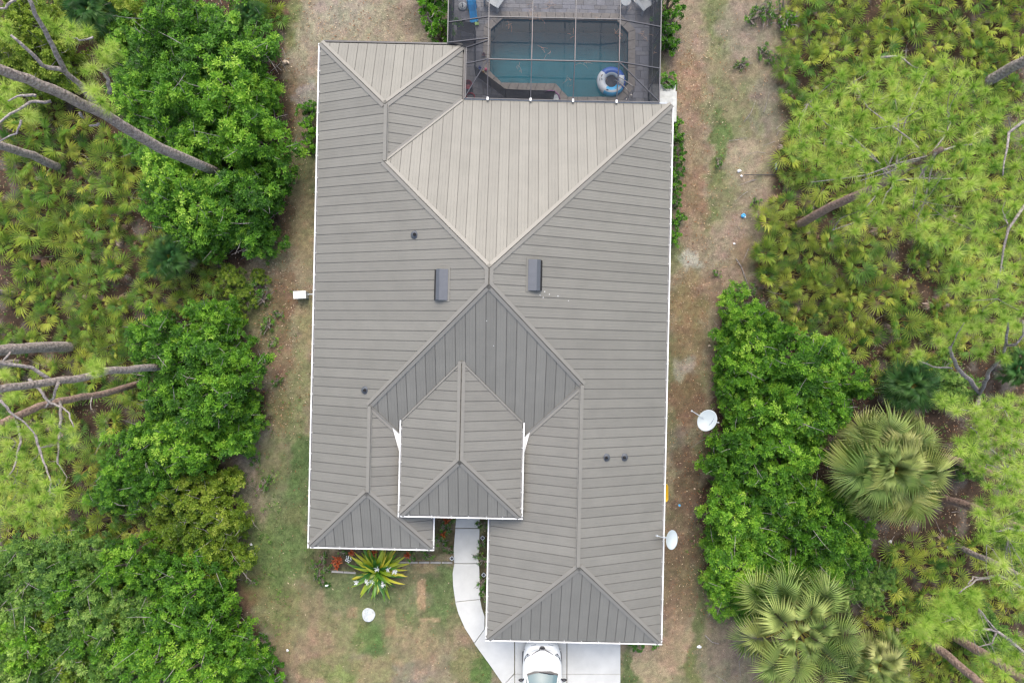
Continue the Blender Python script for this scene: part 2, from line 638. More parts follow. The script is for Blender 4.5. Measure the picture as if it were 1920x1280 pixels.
# soft patches (u, v, ru, rv, colour, strength)
PATCH = [
    # strip beside the thicket on the far side of the lot
    (700, 30, 170, 90, (152, 134, 112), .9), (640, 20, 50, 40, (160, 145, 125), .7), (760, 40, 50, 40, (138, 118, 98), .8),
    (600, 70, 30, 40, (165, 148, 124), .5), (548, 40, 30, 60, (112, 118, 62), .8), (575, 120, 36, 90, (156, 138, 116), .8),
    (548, 200, 24, 70, (124, 98, 72), .8), (575, 180, 18, 40, (150, 146, 140), .5), (560, 300, 40, 60, (118, 108, 78), .7),
    (575, 330, 24, 60, (108, 112, 70), .7), (560, 420, 40, 90, (140, 124, 88), .8), (525, 400, 22, 60, (112, 86, 62), .8),
    (572, 470, 30, 50, (158, 138, 98), .6), (545, 520, 50, 60, (148, 130, 100), .7), (575, 600, 26, 60, (160, 142, 98), .8),
    (505, 600, 44, 60, (112, 104, 66), .8), (530, 560, 26, 60, (126, 92, 68), .7), (525, 680, 26, 60, (134, 104, 78), .7),
    (565, 700, 26, 70, (138, 132, 88), .8), (520, 770, 30, 60, (118, 112, 68), .7), (560, 800, 24, 60, (128, 130, 82), .8),
    (565, 880, 26, 70, (82, 108, 56), .9), (560, 930, 24, 60, (104, 118, 64), .6), (470, 850, 44, 60, (146, 128, 112), .8),
    (480, 930, 50, 60, (140, 124, 100), .8), (510, 880, 30, 60, (122, 118, 74), .7), (440, 820, 30, 40, (128, 106, 90), .7),
    # front lawn
    (520, 1000, 60, 50, (124, 122, 74), .8), (500, 1060, 60, 70, (104, 120, 58), .8), (560, 980, 26, 40, (138, 126, 80), .6),
    (555, 1040, 40, 60, (112, 122, 66), .8), (470, 1100, 40, 40, (146, 116, 84), .7), (455, 1120, 26, 30, (134, 90, 60), .6),
    (520, 1130, 60, 60, (124, 122, 70), .7), (575, 1160, 40, 50, (142, 124, 86), .6), (530, 1220, 26, 50, (150, 124, 86), .6),
    (620, 1120, 70, 50, (140, 122, 88), .6), (650, 1080, 60, 40, (104, 116, 66), .7), (720, 1150, 70, 60, (110, 118, 66), .6),
    (830, 1110, 40, 60, (98, 116, 62), .8), (800, 1180, 60, 50, (112, 116, 68), .6), (690, 1200, 30, 36, (88, 116, 54), .8),
    (640, 1190, 50, 50, (130, 128, 72), .6), (590, 1240, 50, 60, (150, 122, 92), .8), (780, 1220, 60, 50, (152, 128, 94), .7),
    (700, 1260, 80, 40, (140, 130, 78), .6), (770, 1265, 40, 30, (138, 122, 108), .6), (860, 1180, 30, 60, (146, 120, 90), .7),
    (880, 1250, 40, 40, (120, 122, 66), .7), (910, 1265, 20, 40, (88, 118, 50), .8), (630, 1270, 30, 30, (126, 134, 66), .6),
    (545, 930, 50, 130, (98, 114, 64), .55), (500, 1040, 70, 80, (98, 116, 60), .55), (690, 1120, 110, 50, (102, 118, 66), .4), (830, 1130, 50, 70, (100, 116, 64), .4), (620, 1250, 60, 30, (112, 124, 62), .4),
    (730, 1090, 40, 30, (100, 92, 62), .6), (600, 1060, 36, 40, (88, 92, 52), .8), (650, 1050, 60, 26, (92, 76, 58), .8),
    (780, 1040, 70, 16, (104, 98, 62), .8), (832, 1000, 24, 50, (96, 84, 56), .9), (905, 1060, 14, 90, (82, 76, 50), .9),
    # tan strip on the other side of the house
    (1285, 100, 44, 120, (150, 126, 102), .9), (1290, 160, 34, 60, (152, 120, 90), .8), (1345, 40, 30, 70, (112, 118, 66), .75),
    (1350, 120, 24, 50, (128, 122, 80), .6), (1400, 60, 60, 70, (146, 128, 108), .8), (1400, 160, 50, 70, (134, 122, 88), .6),
    (1440, 200, 30, 70, (132, 116, 102), .7), (1350, 260, 20, 60, (98, 116, 58), .85), (1345, 320, 16, 50, (110, 118, 62), .7),
    (1300, 270, 26, 80, (142, 116, 90), .8), (1295, 370, 34, 70, (140, 108, 82), .8), (1400, 300, 40, 60, (160, 140, 112), .7),
    (1420, 400, 40, 60, (146, 124, 104), .7), (1345, 410, 20, 30, (112, 118, 64), .6), (1370, 470, 60, 60, (152, 128, 108), .7),
    (1290, 440, 34, 40, (150, 122, 98), .7), (1290, 492, 26, 18, (186, 176, 160), .7), (1400, 480, 30, 40, (128, 106, 72), .6),
    (1290, 570, 40, 60, (142, 116, 78), .8), (1350, 540, 50, 40, (140, 112, 88), .7), (1295, 640, 36, 60, (138, 112, 80), .8),
    (1278, 690, 20, 26, (172, 158, 140), .7), (1290, 750, 34, 50, (122, 92, 68), .8), (1275, 850, 24, 60, (112, 100, 92), .6),
    (1290, 900, 34, 80, (104, 80, 60), .8), (1275, 960, 30, 50, (104, 84, 66), .7), (1275, 1040, 36, 50, (112, 88, 66), .8),
    (1270, 1120, 40, 50, (130, 104, 78), .8), (1225, 1240, 56, 50, (168, 142, 110), .9), (1270, 1210, 36, 60, (158, 130, 100), .8),
    (1312, 1150, 16, 60, (98, 108, 58), .8), (1312, 1250, 22, 60, (112, 118, 60), .8), (1175, 1250, 12, 40, (92, 108, 56), .8),
    (1360, 1230, 50, 60, (134, 118, 96), .8), (1400, 1200, 30, 40, (128, 112, 102), .7), (1290, 1100, 20, 40, (110, 98, 66), .5),
]
BOXES = [(789, 1116, 8, 28, (176, 142, 102), .8), (805, 1161, 19, 4, (180, 150, 108), .75), (733, 1166, 9, 24, (160, 128, 90), .6), (795, 1062, 22, 10, (158, 128, 92), .7),
         (660, 1148, 10, 10, (166, 136, 96), .6), (690, 1092, 10, 16, (150, 122, 90), .5), (790, 1220, 12, 50, (160, 130, 96), .4)]


def forest_mask(U, V):
    wu = (fbm(U / 34, V / 34, 5) - .5) * 46
    wv = (fbm(U / 34, V / 34, 9) - .5) * 46
    d = np.maximum(poly_sd(U + wu, V + wv, FOREST_L), poly_sd(U + wu, V + wv, FOREST_R))
    return sstep(-10, 14, d)


def lin(c):
    return np.array(srgb(*c)[:3])


def ground_colour(U, V):
    U, V = np.asarray(U, float), np.asarray(V, float)
    n1 = fbm(U / 60, V / 60, 1)
    col = lin((144, 126, 98))[None] * np.ones(U.shape + (1,))
    g = sstep(.5, .66, n1)[..., None]
    col = col * (1 - .6 * g) + lin((112, 116, 68)) * .6 * g
    wu = (fbm(U / 26, V / 26, 21) - .5) * 44
    wv = (fbm(U / 26, V / 26, 27) - .5) * 44
    rag = fbm(U / 11, V / 11, 41)
    for u, v, ru, rv, c, s in PATCH:
        e = ((U + wu - u) / ru) ** 2 + ((V + wv - v) / rv) ** 2
        k = (s * sstep(1.25, .35, e + (rag - .5) * .9))[..., None]
        col = col * (1 - k) + lin(c) * k
    for u, v, ru, rv, c, s in BOXES:
        e = np.maximum(np.abs(U + wu * .1 - u) / ru, np.abs(V + wv * .1 - v) / rv)
        k = (s * sstep(1.2, .8, e + (rag - .5) * .5))[..., None]
        col = col * (1 - k) + lin(c) * k
    # straw, thatch and bare flecks
    t = (fbm(U / 7, V / 7, 51, 3) - .5)[..., None]
    col = col * (1 + t * np.array([.8, .74, .66]))
    h = (fbm(U / 15, V / 15, 61, 3) - .5)[..., None]
    col = col * (1 + h * np.array([-.2, .2, -.15]))
    f = forest_mask(U, V)
    fl = lin((84, 64, 50))[None] * (1 + (fbm(U / 18, V / 18, 71)[..., None] - .5) * 1.2)
    fl = fl * (1 - .35 * sstep(.55, .7, fbm(U / 22, V / 22, 77))[..., None]) + lin((150, 138, 128)) * .35 * sstep(.55, .7, fbm(U / 22, V / 22, 77))[..., None]
    col = col * (1 - f[..., None]) + fl * f[..., None]
    # cut pool deck bed: dark jointing sand
    grey = col.mean(-1, keepdims=True)
    col = grey + (col - grey) * .84
    return np.clip(col * np.array([.82, .89, .90]), 0.004, 0.8)


POOL_A = [(942, 35), (1157, 39), (1179, 62), (1178, 160), (1041, 159), (940, 157.5), (917, 135), (919, 56)]
POOL_B = [(1041, 158), (1178, 158), (1178, 160), (1156, 184), (1064, 184)]

side = np.concatenate([np.arange(.5, 20, .75), np.arange(20, 60, 4), np.arange(60, 300, 24), [420, 870]])
xs = np.concatenate([-29 - side[::-1], np.arange(-29, 29.01, .1), 29 + side])
ys = np.concatenate([-20.5 - side[::-1], np.arange(-20.5, 20.51, .1), 20.5 + side])
GX, GY = np.meshgrid(xs, ys)
GU, GV = 960 + GX * 40, 640 - GY * 40
gcol = ground_colour(GU.ravel(), GV.ravel())
gz = (fbm(GX * .9, GY * .9, 13) - .85) * .09 + (forest_mask(GU, GV)) * (fbm(GX * .5, GY * .5, 15) - .5) * .25
lx, ly = GX * CT - GY * ST, GX * ST + GY * CT
flat = (lx > -9.2) & (lx < 8.2) & (ly > -13.2) & (ly < 17.8)
gz = np.where(flat, np.minimum(gz, -.01) * .3 - .005, gz)
nx, ny = len(xs), len(ys)
ii = np.arange(nx * ny).reshape(ny, nx)
F = np.stack([ii[:-1, :-1], ii[:-1, 1:], ii[1:, 1:], ii[1:, :-1]], -1).reshape(-1, 4)
cu, cv = (GU[:-1, :-1] + GU[1:, 1:]).ravel() / 2, (GV[:-1, :-1] + GV[1:, 1:]).ravel() / 2
hole = (np.maximum(poly_sd(cu, cv, POOL_A), poly_sd(cu, cv, POOL_B)) > -6)
F = F[~hole]
gm = np_mesh('ground', np.stack([GX, GY, gz], -1).reshape(-1, 3), F, M_GROUND, col=gcol, smooth=True)
tag(place('ground', gm), 'sandy ground with patchy lawn and dark forest floor around the house', kind='structure')
# ------------------------------------------------------------------ the house (its own frame, turned by TH)
Z0, PIT = 2.6, 0.433
Wx, Bx, Ex, Fx, Ix = -8.503, -2.39, 6.638, -0.756, -3.273
N1, N2, S0, S1, S2 = 12.67, 10.35, -5.407, -8.965, -12.80
hm = (Ex - Wx) / 2
xm = (Ex + Wx) / 2
hn, hw, hg = (Bx - Wx) / 2, (Ix - Wx) / 2, (Ex - Fx) / 2
xn, xw, xg = (Wx + Bx) / 2, (Wx + Ix) / 2, (Ex + Fx) / 2
RA, RB = (xm, N2 - hm), (xm, S0 + hm)
NA, J1 = (xn, N1 - hn), (xn, N2 - hn)
WA, J2 = (xw, S1 + hw), (xw, S0 + hw)
GA, J3 = (xg, S2 + hg), (xg, S0 + hg)
ZP, P1, P2, YP = 3.5, -4.496, 0.494, -7.305
hp = (P2 - P1) / 2
xp = (P1 + P2) / 2
PA = (xp, YP + hp)
PT = (xp, S0 + (ZP - Z0) / PIT + hp)
YV = S0 + (ZP - Z0) / PIT

house = thing('house', 'one storey white house under a grey brown standing seam metal hip roof', 'house', (0, 0, 0), -TH)


class Face:
    def __init__(s, poly, eave, along, inward, z):
        s.poly = [Vector(p) for p in poly]
        s.e, s.t, s.u, s.z = Vector(eave), Vector(along), Vector(inward), z
        s.n = Vector((-s.u.x * PIT, -s.u.y * PIT, 1)).normalized()

    def at(s, p, h=0.0):
        p = Vector((p[0], p[1]))
        z = s.z + PIT * (p - s.e).dot(s.u)
        return Vector((p.x, p.y, z)) + s.n * h


FACES = {
    'nwn': Face([(Wx, N1), (Bx, N1), NA], (Wx, N1), (1, 0), (0, -1), Z0),
    'west': Face([(Wx, N1), NA, J1, RA, RB, J2, WA, (Wx, S1)], (Wx, S1), (0, 1), (1, 0), Z0),
    'nwe': Face([(Bx, N1), (Bx, N2), J1, NA], (Bx, N2), (0, 1), (-1, 0), Z0),
    'north': Face([(Bx, N2), (Ex, N2), RA, J1], (J1[0], N2), (1, 0), (0, -1), Z0),
    'east': Face([(Ex, N2), (Ex, S2), GA, J3, RB, RA], (Ex, S2), (0, 1), (-1, 0), Z0),
    'south': Face([RB, J2, (Ix, S0), (Fx, S0), J3], (J2[0], S0), (1, 0), (0, 1), Z0),
    'fwe': Face([J2, WA, (Ix, S1), (Ix, S0)], (Ix, S1), (0, 1), (-1, 0), Z0),
    'fws': Face([(Wx, S1), (Ix, S1), WA], (Wx, S1), (1, 0), (0, 1), Z0),
    'gw': Face([J3, (Fx, S0), (Fx, S2), GA], (Fx, S2), (0, 1), (1, 0), Z0),
    'gs': Face([(Fx, S2), (Ex, S2), GA], (Fx, S2), (1, 0), (0, 1), Z0),
}
PFACES = {
    'pw': Face([(P1, YP), PA, PT, (P1, YV)], (P1, YP), (0, 1), (1, 0), ZP),
    'pe': Face([(P2, YP), PA, PT, (P2, YV)], (P2, YP), (0, 1), (-1, 0), ZP),
    'ps': Face([(P1, YP), (P2, YP), PA], (P1, YP), (1, 0), (0, 1), ZP),
}


def clip(poly, o, d, lim, keep_less):
    """Sutherland-Hodgman against dot(p-o, d) < lim (or >)."""
    out = []
    n = len(poly)
    f = lambda p: ((p - o).dot(d) - lim) * (1 if keep_less else -1)
    for i in range(n):
        a, b = poly[i], poly[(i + 1) % n]
        fa, fb = f(a), f(b)
        if fa <= 0:
            out.append(a)
        if (fa < 0) != (fb < 0) and abs(fa - fb) > 1e-12:
            out.append(a + (b - a) * (fa / (fa - fb)))
    return out


PW = 0.405
PROF = [(0, .006), (.006, .006), (.009, .015), (.128, .015), (.134, .0185), (.150, .0185), (.156, .015), (.256, .015), (.262, .0185), (.278, .0185), (.284, .015),
        (.383, .015), (.386, .006), (.391, .006), (.393, .025), (.402, .025), (.404, .006)]


def make_panels(face, parent, start=0.0):
    ts = [(p - face.e).dot(face.t) for p in face.poly]
    t = min(ts) - start
    while t < max(ts) - .01:
        mb = MB()
        for (a, ha), (b, hb) in zip(PROF, PROF[1:]):
            q = clip(clip(face.poly, face.e, face.t, t + a, False), face.e, face.t, t + b, True)
            if len(q) < 3:
                continue
            pts = []
            for p in q:
                k = ((p - face.e).dot(face.t) - t - a) / (b - a)
                pts.append(face.at(p, ha + (hb - ha) * k))
            ar = sum((pts[i].x * pts[(i + 1) % len(pts)].y - pts[(i + 1) % len(pts)].x * pts[i].y) for i in range(len(pts)))
            if ar < 0:
                pts.reverse()
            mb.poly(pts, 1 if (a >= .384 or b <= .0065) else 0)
        if mb.f:
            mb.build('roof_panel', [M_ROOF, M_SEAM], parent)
        t += PW


def deck_mesh(faces, drop=.03):
    mb = MB()
    for f in faces.values():
        pts = [f.at(p, -drop) for p in f.poly]
        ar = sum((pts[i].x * pts[(i + 1) % len(pts)].y - pts[(i + 1) % len(pts)].x * pts[i].y) for i in range(len(pts)))
        if ar < 0:
            pts.reverse()
        mb.poly(pts)
    return mb


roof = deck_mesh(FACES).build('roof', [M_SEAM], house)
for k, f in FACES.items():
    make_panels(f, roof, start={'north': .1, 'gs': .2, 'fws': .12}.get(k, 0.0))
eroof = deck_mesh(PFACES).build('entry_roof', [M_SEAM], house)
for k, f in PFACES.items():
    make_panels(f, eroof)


def trim(name, p, q, fa, fb, w, h, parent, lip=.012, ext=0.0):
    """Folded metal strip along the line p-q, one wing lying on each of the two roof faces."""
    p, q = Vector(p), Vector(q)
    d = (q - p).normalized()
    p, q = p - d * ext, q + d * ext
    mb = MB()
    for f in (fa, fb):
        P, Q = f.at(p, h), f.at(q, h)
        D = (Q - P).normalized()
        s = f.n.cross(D)
        c = Vector((0, 0, 0))
        for v in f.poly:
            c += f.at(v, h)
        c /= len(f.poly)
        if s.dot(c - (P + Q) / 2) < 0:
            s = -s
        r = [P, Q, Q + s * w, P + s * w]
        low = [Q + s * w - f.n * (h - lip), P + s * w - f.n * (h - lip)]
        mid = [r[2] - f.n * .0, r[3]]
        mb.poly(r if (r[1] - r[0]).cross(r[2] - r[0]).dot(f.n) > 0 else r[::-1])
        mb.poly([r[3], r[2], low[0], low[1]])
    return mb.build(name, [M_CAP], parent)


HIPW, HH = .145, .052
for p, q, a, b in [((Wx, N1), NA, 'nwn', 'west'), ((Bx, N1), NA, 'nwn', 'nwe'), (J1, RA, 'west', 'north'), ((Ex, N2), RA, 'north', 'east'),
                   (RB, J2, 'west', 'south'), (RB, J3, 'south', 'east'), ((Wx, S1), WA, 'west', 'fws'), ((Ix, S1), WA, 'fws', 'fwe'),
                   ((Fx, S2), GA, 'gs', 'gw'), ((Ex, S2), GA, 'gs', 'east')]:
    trim('hip_cap', p, q, FACES[a], FACES[b], HIPW, HH, roof)
for p, q, a, b in [(NA, J1, 'west', 'nwe'), (RA, RB, 'west', 'east'), (J2, WA, 'west', 'fwe'), (J3, GA, 'gw', 'east')]:
    trim('ridge_cap', p, q, FACES[a], FACES[b], HIPW + .01, HH + .006, roof)
for p, q, a, b in [(J1, (Bx, N2), 'nwe', 'north'), (J2, (Ix, S0), 'south', 'fwe'), (J3, (Fx, S0), 'south', 'gw')]:
    trim('valley_trim', p, q, FACES[a], FACES[b], .1, .05, roof)
trim('ridge_cap', PA, PT, PFACES['pw'], PFACES['pe'], HIPW, HH + .006, eroof)
trim('hip_cap', (P1, YP), PA, PFACES['ps'], PFACES['pw'], HIPW, HH, eroof)
trim('hip_cap', (P2, YP), PA, PFACES['ps'], PFACES['pe'], HIPW, HH, eroof)
trim('valley_trim', (P1, YV), PT, PFACES['pw'], FACES['south'], .07, .05, eroof)
trim('valley_trim', (P2, YV), PT, PFACES['pe'], FACES['south'], .07, .05, eroof)

# white metal flashing where the side roofs run under the entry roof
for face, pts in ((FACES['fwe'], [(735, 799), (757, 796), (757, 868), (748, 850)]), (FACES['gw'], [(972, 801), (996, 804), (985, 846), (972, 868)])):
    loc = [HL(u, v, 3.3) for u, v in pts]
    mb = MB()
    top = [face.at((p.x, p.y), .062) for p in loc]
    bot = [face.at((p.x, p.y), .045) for p in loc]
    mb.add(top + bot, [(3, 2, 1, 0), (0, 1, 5, 4), (1, 2, 6, 5), (2, 3, 7, 6), (3, 0, 4, 7)])
    mb.build('valley_flashing', [M_WHITE], house)['label'] = 'white metal flashing beside the entry roof'

# fascia, soffit, walls
OUT = [(Wx, N1), (Bx, N1), (Bx, N2), (Ex, N2), (Ex, S2), (Fx, S2), (Fx, S0), (Ix, S0), (Ix, S1), (Wx, S1)]
mb = MB()
for i in range(len(OUT)):
    a, b = OUT[i], OUT[(i + 1) % len(OUT)]
    mb.poly([(*b, 2.40), (*a, 2.40), (*a, 2.585), (*b, 2.585)])
mb.build('fascia', [M_WHITE], house)
MB().poly([(*p, 2.405) for p in OUT]).build('soffit', [M_STUCCO], house)
PO = [(P1, YP), (P2, YP), (P2, YV), (P1, YV)]
mb = MB()
for i in range(3):
    a, b = PO[i], PO[(i + 1) % 4] if i < 2 else PO[3]
    mb.poly([(*a, 3.3), (*b, 3.3), (*b, 3.485), (*a, 3.485)])
mb.poly([(P1, YV, 3.3), (P1, YP, 3.3), (P1, YP, 3.485), (P1, YV, 3.485)])
mb.build('entry_fascia', [M_WHITE], house)
MB().poly([(*p, 3.305) for p in PO]).build('entry_soffit', [M_STUCCO], house)
for x0, x1 in ((P1 + .35, P1 + .5), (P2 - .5, P2 - .35)):
    MB().box(x0, x1, YP + .4, YV + .9, 2.45, 3.3).build('entry_wall', [M_STUCCO], house)
for x in (Ix + .25, Fx - .25):
    MB().box(x - .15, x + .15, YP + .45, YP + .75, 0, 3.3).build('entry_column', [M_STUCCO], house)
ins = .45
WL = [(Wx + ins, N1 - ins), (Bx - ins, N1 - ins), (Bx - ins, N2 - ins - 2.2), (Ex - ins, N2 - ins - 2.2), (Ex - ins, S2 + ins), (Fx + ins, S2 + ins),
      (Fx + ins, S0 + ins), (Ix - ins, S0 + ins), (Ix - ins, S1 + ins), (Wx + ins, S1 + ins)]
for i in range(len(WL)):
    (ax, ay), (bx, by) = WL[i], WL[(i + 1) % len(WL)]
    dx, dy = bx - ax, by - ay
    L_ = math.hypot(dx, dy)
    nx_, ny_ = -dy / L_ * .18, dx / L_ * .18       # outline runs clockwise: outside is on the left, so thicken inward
    a2, b2 = (ax - nx_, ay - ny_), (bx - nx_, by - ny_)
    e = .18
    ux, uy = dx / L_, dy / L_
    MB().prism([(bx, by), (ax, ay), (a2[0] + ux * .181, a2[1] + uy * .181), (b2[0] - ux * .181, b2[1] - uy * .181)][::-1], 0, 2.402).build('wall', [M_STUCCO], house)


# gutters with their hangers
GW_ = .115


def gutter(a, b, out, z, mat_l=M_WHITE, mat_t=M_GUT, name='gutter', ticks=True, label=None, lipw=.055):
    a, b, out = Vector(a), Vector(b), Vector(out)
    d = (b - a).normalized()
    def P(p, o, zz): return Vector((p.x + out.x * o, p.y + out.y * o, zz))
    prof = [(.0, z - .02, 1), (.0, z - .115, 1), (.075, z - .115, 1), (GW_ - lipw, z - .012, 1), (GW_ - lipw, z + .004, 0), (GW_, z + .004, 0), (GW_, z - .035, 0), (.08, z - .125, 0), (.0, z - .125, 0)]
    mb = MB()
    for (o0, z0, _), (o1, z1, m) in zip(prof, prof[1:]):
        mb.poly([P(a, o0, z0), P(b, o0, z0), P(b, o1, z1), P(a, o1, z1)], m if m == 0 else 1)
    for p in (a, b):
        mb.poly([P(p, o, zz) for o, zz, _ in [prof[0], prof[1], prof[2], prof[3], (GW_ - .01, z, 0), prof[6], prof[7], prof[8]]][::1], 0)
    g = mb.build(name, [mat_l, mat_t], house)
    if label: g['label'] = label
    if ticks:
        L_ = (b - a).length
        t = .35
        while t < L_ - .2:
            p = a + d * t
            M = Matrix(((out.x, d.x, 0), (out.y, d.y, 0), (0, 0, 1)))
            MB().obox(P(p, GW_ * .5 - .01, z + .006), (GW_ + .05, .028, .012), M).build('gutter_hanger', [M_HANG], g)
            t += rnd.uniform(.62, .98)
    return g


gutter((Wx, N1 - .02), (Wx, S1 - GW_), (-1, 0), Z0)
gutter((Wx, S1), (Ix + GW_, S1), (0, -1), Z0)
gutter((Ix, S1), (Ix, S0), (1, 0), Z0)
gutter((Fx, S0), (Fx, S2), (-1, 0), Z0)
gutter((Fx - GW_, S2), (Ex + GW_, S2), (0, -1), Z0)
gutter((Ex, S2), (Ex, N2 - .1), (1, 0), Z0)
gutter((P1, YV - .05), (P1, YP - GW_), (-1, 0), ZP)
gutter((P1, YP), (P2 + GW_, YP), (0, -1), ZP)
gutter((P2, YP), (P2, YV - .05), (1, 0), ZP)
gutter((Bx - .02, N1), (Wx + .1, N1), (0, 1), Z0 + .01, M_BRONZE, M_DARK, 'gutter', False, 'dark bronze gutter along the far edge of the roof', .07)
gutter((Bx, N2 + .02), (Bx, N1), (1, 0), Z0 + .01, M_BRONZE, M_BRONZE, 'gutter', False, 'dark bronze gutter beside the pool cage', .06)
MB().box(Bx + .12, Ex - .1, N2 + .004, N2 + .07, Z0 - .12, Z0 + .03).build('edge_trim', [M_GREYST], house)

# roof vents and pipes
def roof_vent(u, v, face, side):
    p = HL(u, v, 5.55)
    c = face.at((p.x, p.y), .02)
    up = Vector((face.u.x, face.u.y, PIT)).normalized()
    al = face.n.cross(up)
    M = Matrix((up, al, face.n)).transposed()
    root = empty('roof_vent', parent=house)
    MB().obox(c + face.n * .012, (.62, 1.34, .012), M).build('base_flange', [M_ROOF], root)
    mb = MB()
    w, L_ = .235, .61
    q = lambda x, y, h: c + M @ Vector((x, y, h))
    vs = [q(-w, -L_, .16), q(-w, L_, .16), q(-.06, -L_, .2), q(-.06, L_, .2), q(w, -L_, .035), q(w, L_, .035), q(-w, -L_, .125), q(-w, L_, .125)]
    fs = [(0, 2, 3, 1), (2, 4, 5, 3), (0, 1, 7, 6)]
    mb.add(vs, fs)
    for y in (-L_, L_):
        mb.poly([q(-w, y, .16), q(-.06, y, .2), q(w, y, .035), q(w, y, .02), q(-w + .07, y, .02)])
    mb.build('hood', [M_VENT], root)
    MB().add([q(-w - .15, -L_ + .02, .018), q(-w - .15, L_ - .02, .018), q(-w - .02, L_ - .02, .165), q(-w - .02, -L_ + .02, .165), q(-w + .05, -L_ + .02, .13), q(-w + .05, L_ - .02, .13)],
             [(0, 1, 2, 3), (3, 2, 5, 4)]).build('vent_opening', [M_DARK], root)


roof_vent(829, 532, FACES['west'], -1)
roof_vent(1000, 514, FACES['east'], 1)
for u, v, f, z in ((778, 440, 'west', 4.6), (685, 731, 'west', 3.7), (1137, 858, 'east', 3.9), (1171, 858, 'east', 3.6)):
    p = HL(u, v, z)
    c = FACES[f].at((p.x, p.y), .015)
    pipe = MB().tube([c - Vector((0, 0, .1)), c + Vector((0, 0, .22))], [.05, .05], 12, cap=False).build('vent_pipe', [M_BOOT], house, True)
    MB().lathe(c, [(.17, .005), (.16, .03), (.09, .06), (.065, .11)], 14).build('pipe_boot', [M_VENT], pipe, True)
    MB().lathe(c, [(.045, .19), (.001, .19)], 10).build('pipe_opening', [M_DARK], pipe)
for u, v, r in ((1022, 545, .03), (1019, 556, .04), (1031, 550, .03), (1048, 553, .03), (1069, 561, .025), (1013, 552, .025), (912, 601, .03), (925, 648, .025)):
    f = FACES['south' if u < 960 else 'east']
    p = HL(u, v, 5.4)
    c = f.at((p.x, p.y), .02)
    MB().poly([c + (Matrix.Rotation(a, 3, f.n) @ f.n.orthogonal().normalized()) * r * .7 * rnd.uniform(.6, 1.3) for a in [math.pi * k / 4 for k in range(8)]]).build('bird_dropping', [M_WHITE], roof)
for x in (Ex - .6, 2.0, Bx + .3):
    MB().box(x - .12, x + .12, N2 - .62, N2 - .38, 0, 2.402).build('lanai_column', [M_STUCCO], house)

# ------------------------------------------------------------------ pool
pool_o = W(1050, 100)
pool = thing('swimming_pool', 'teal swimming pool with clipped corners under the screen cage', 'swimming pool', pool_o)
PA_W = [W(u, v).to_2d() for u, v in [(942, 35), (1157, 39), (1179, 62), (1178, 160), (1156, 184), (1064, 184), (1041, 159), (940, 157.5), (917, 135), (919, 56)]]
mb = MB(pool_o)
n = len(PA_W)
for i in range(n):
    a, b = PA_W[i], PA_W[(i + 1) % n]
    mb.poly([(*a, .04), (*b, .04), (*b, -1.35), (*a, -1.35)])
mb.poly([(*p, -1.35) for p in PA_W][::-1])
mb.build('basin', [M_BASIN], pool)
MB(pool_o).poly([(*p, -.07) for p in PA_W][::-1]).build('water', [M_WATER], pool)


def offset_poly(P, d):
    out = []
    n = len(P)
    for i in range(n):
        a, b, c = P[i - 1], P[i], P[(i + 1) % n]
        e1, e2 = (b - a).normalized(), (c - b).normalized()
        n1, n2 = Vector((-e1.y, e1.x)), Vector((-e2.y, e2.x))
        m = (n1 + n2)
        m = m / max(.3, m.dot(n1))
        out.append(b + m * d)
    return out


area = sum(PA_W[i].x * PA_W[(i + 1) % n].y - PA_W[(i + 1) % n].x * PA_W[i].y for i in range(n))
sg = 1 if area < 0 else -1            # clockwise: left normal points outward
PO_W = offset_poly(PA_W, sg * .30)
PI_W = offset_poly(PA_W, -sg * .03)
for i in range(n):
    a0, a1, b0, b1 = PI_W[i], PI_W[(i + 1) % n], PO_W[i], PO_W[(i + 1) % n]
    L_ = (a1 - a0).length
    k = max(1, round(L_ / .42))
    for j in range(k):
        g = .006 / L_
        t0, t1 = j / k + g, (j + 1) / k - g
        q = [a0.lerp(a1, t0), a0.lerp(a1, t1), b0.lerp(b1, t1), b0.lerp(b1, t0)]
        ar = sum(q[x].x * q[(x + 1) % 4].y - q[(x + 1) % 4].x * q[x].y for x in range(4))
        if ar < 0: q.reverse()
        MB(pool_o).prism(q, .0, .078 + rnd.uniform(-.003, .003), bev=.006).build('coping_stone', [M_COPING], pool)

# paved deck: every paver a stone of its own
deck = tag(empty('pool_deck', (0, 0, 0), -TH), 'grey paver deck round the pool', kind='structure')
sub1 = [HL(*p).to_2d() for p in [(942, 35), (1157, 39), (1179, 62), (1178, 160), (940, 157.5), (917, 135), (919, 56)]]
sub2 = [HL(*p).to_2d() for p in [(1041, 157), (1178, 157), (1178, 160), (1156, 184), (1064, 184)]]


def orient(P):
    a = sum(P[i].x * P[(i + 1) % len(P)].y - P[(i + 1) % len(P)].x * P[i].y for i in range(len(P)))
    return P if a > 0 else P[::-1]


sub1, sub2 = orient(sub1), orient(sub2)
sub1, sub2 = offset_poly(sub1, -.24), offset_poly(sub2, -.24)   # stones run under the coping's edge


def subtract(poly, cut):
    pieces, rest = [], poly
    for i in range(len(cut)):
        a, b = cut[i], cut[(i + 1) % len(cut)]
        nrm = Vector(((b - a).y, -(b - a).x)).normalized()
        o = clip(rest, a, nrm, 0, False)
        if len(o) >= 3: pieces.append(o)
        rest = clip(rest, a, nrm, 0, True)
        if len(rest) < 3: break
    return pieces


def ar2(P):
    return abs(sum(P[i].x * P[(i + 1) % len(P)].y - P[(i + 1) % len(P)].x * P[i].y for i in range(len(P)))) / 2


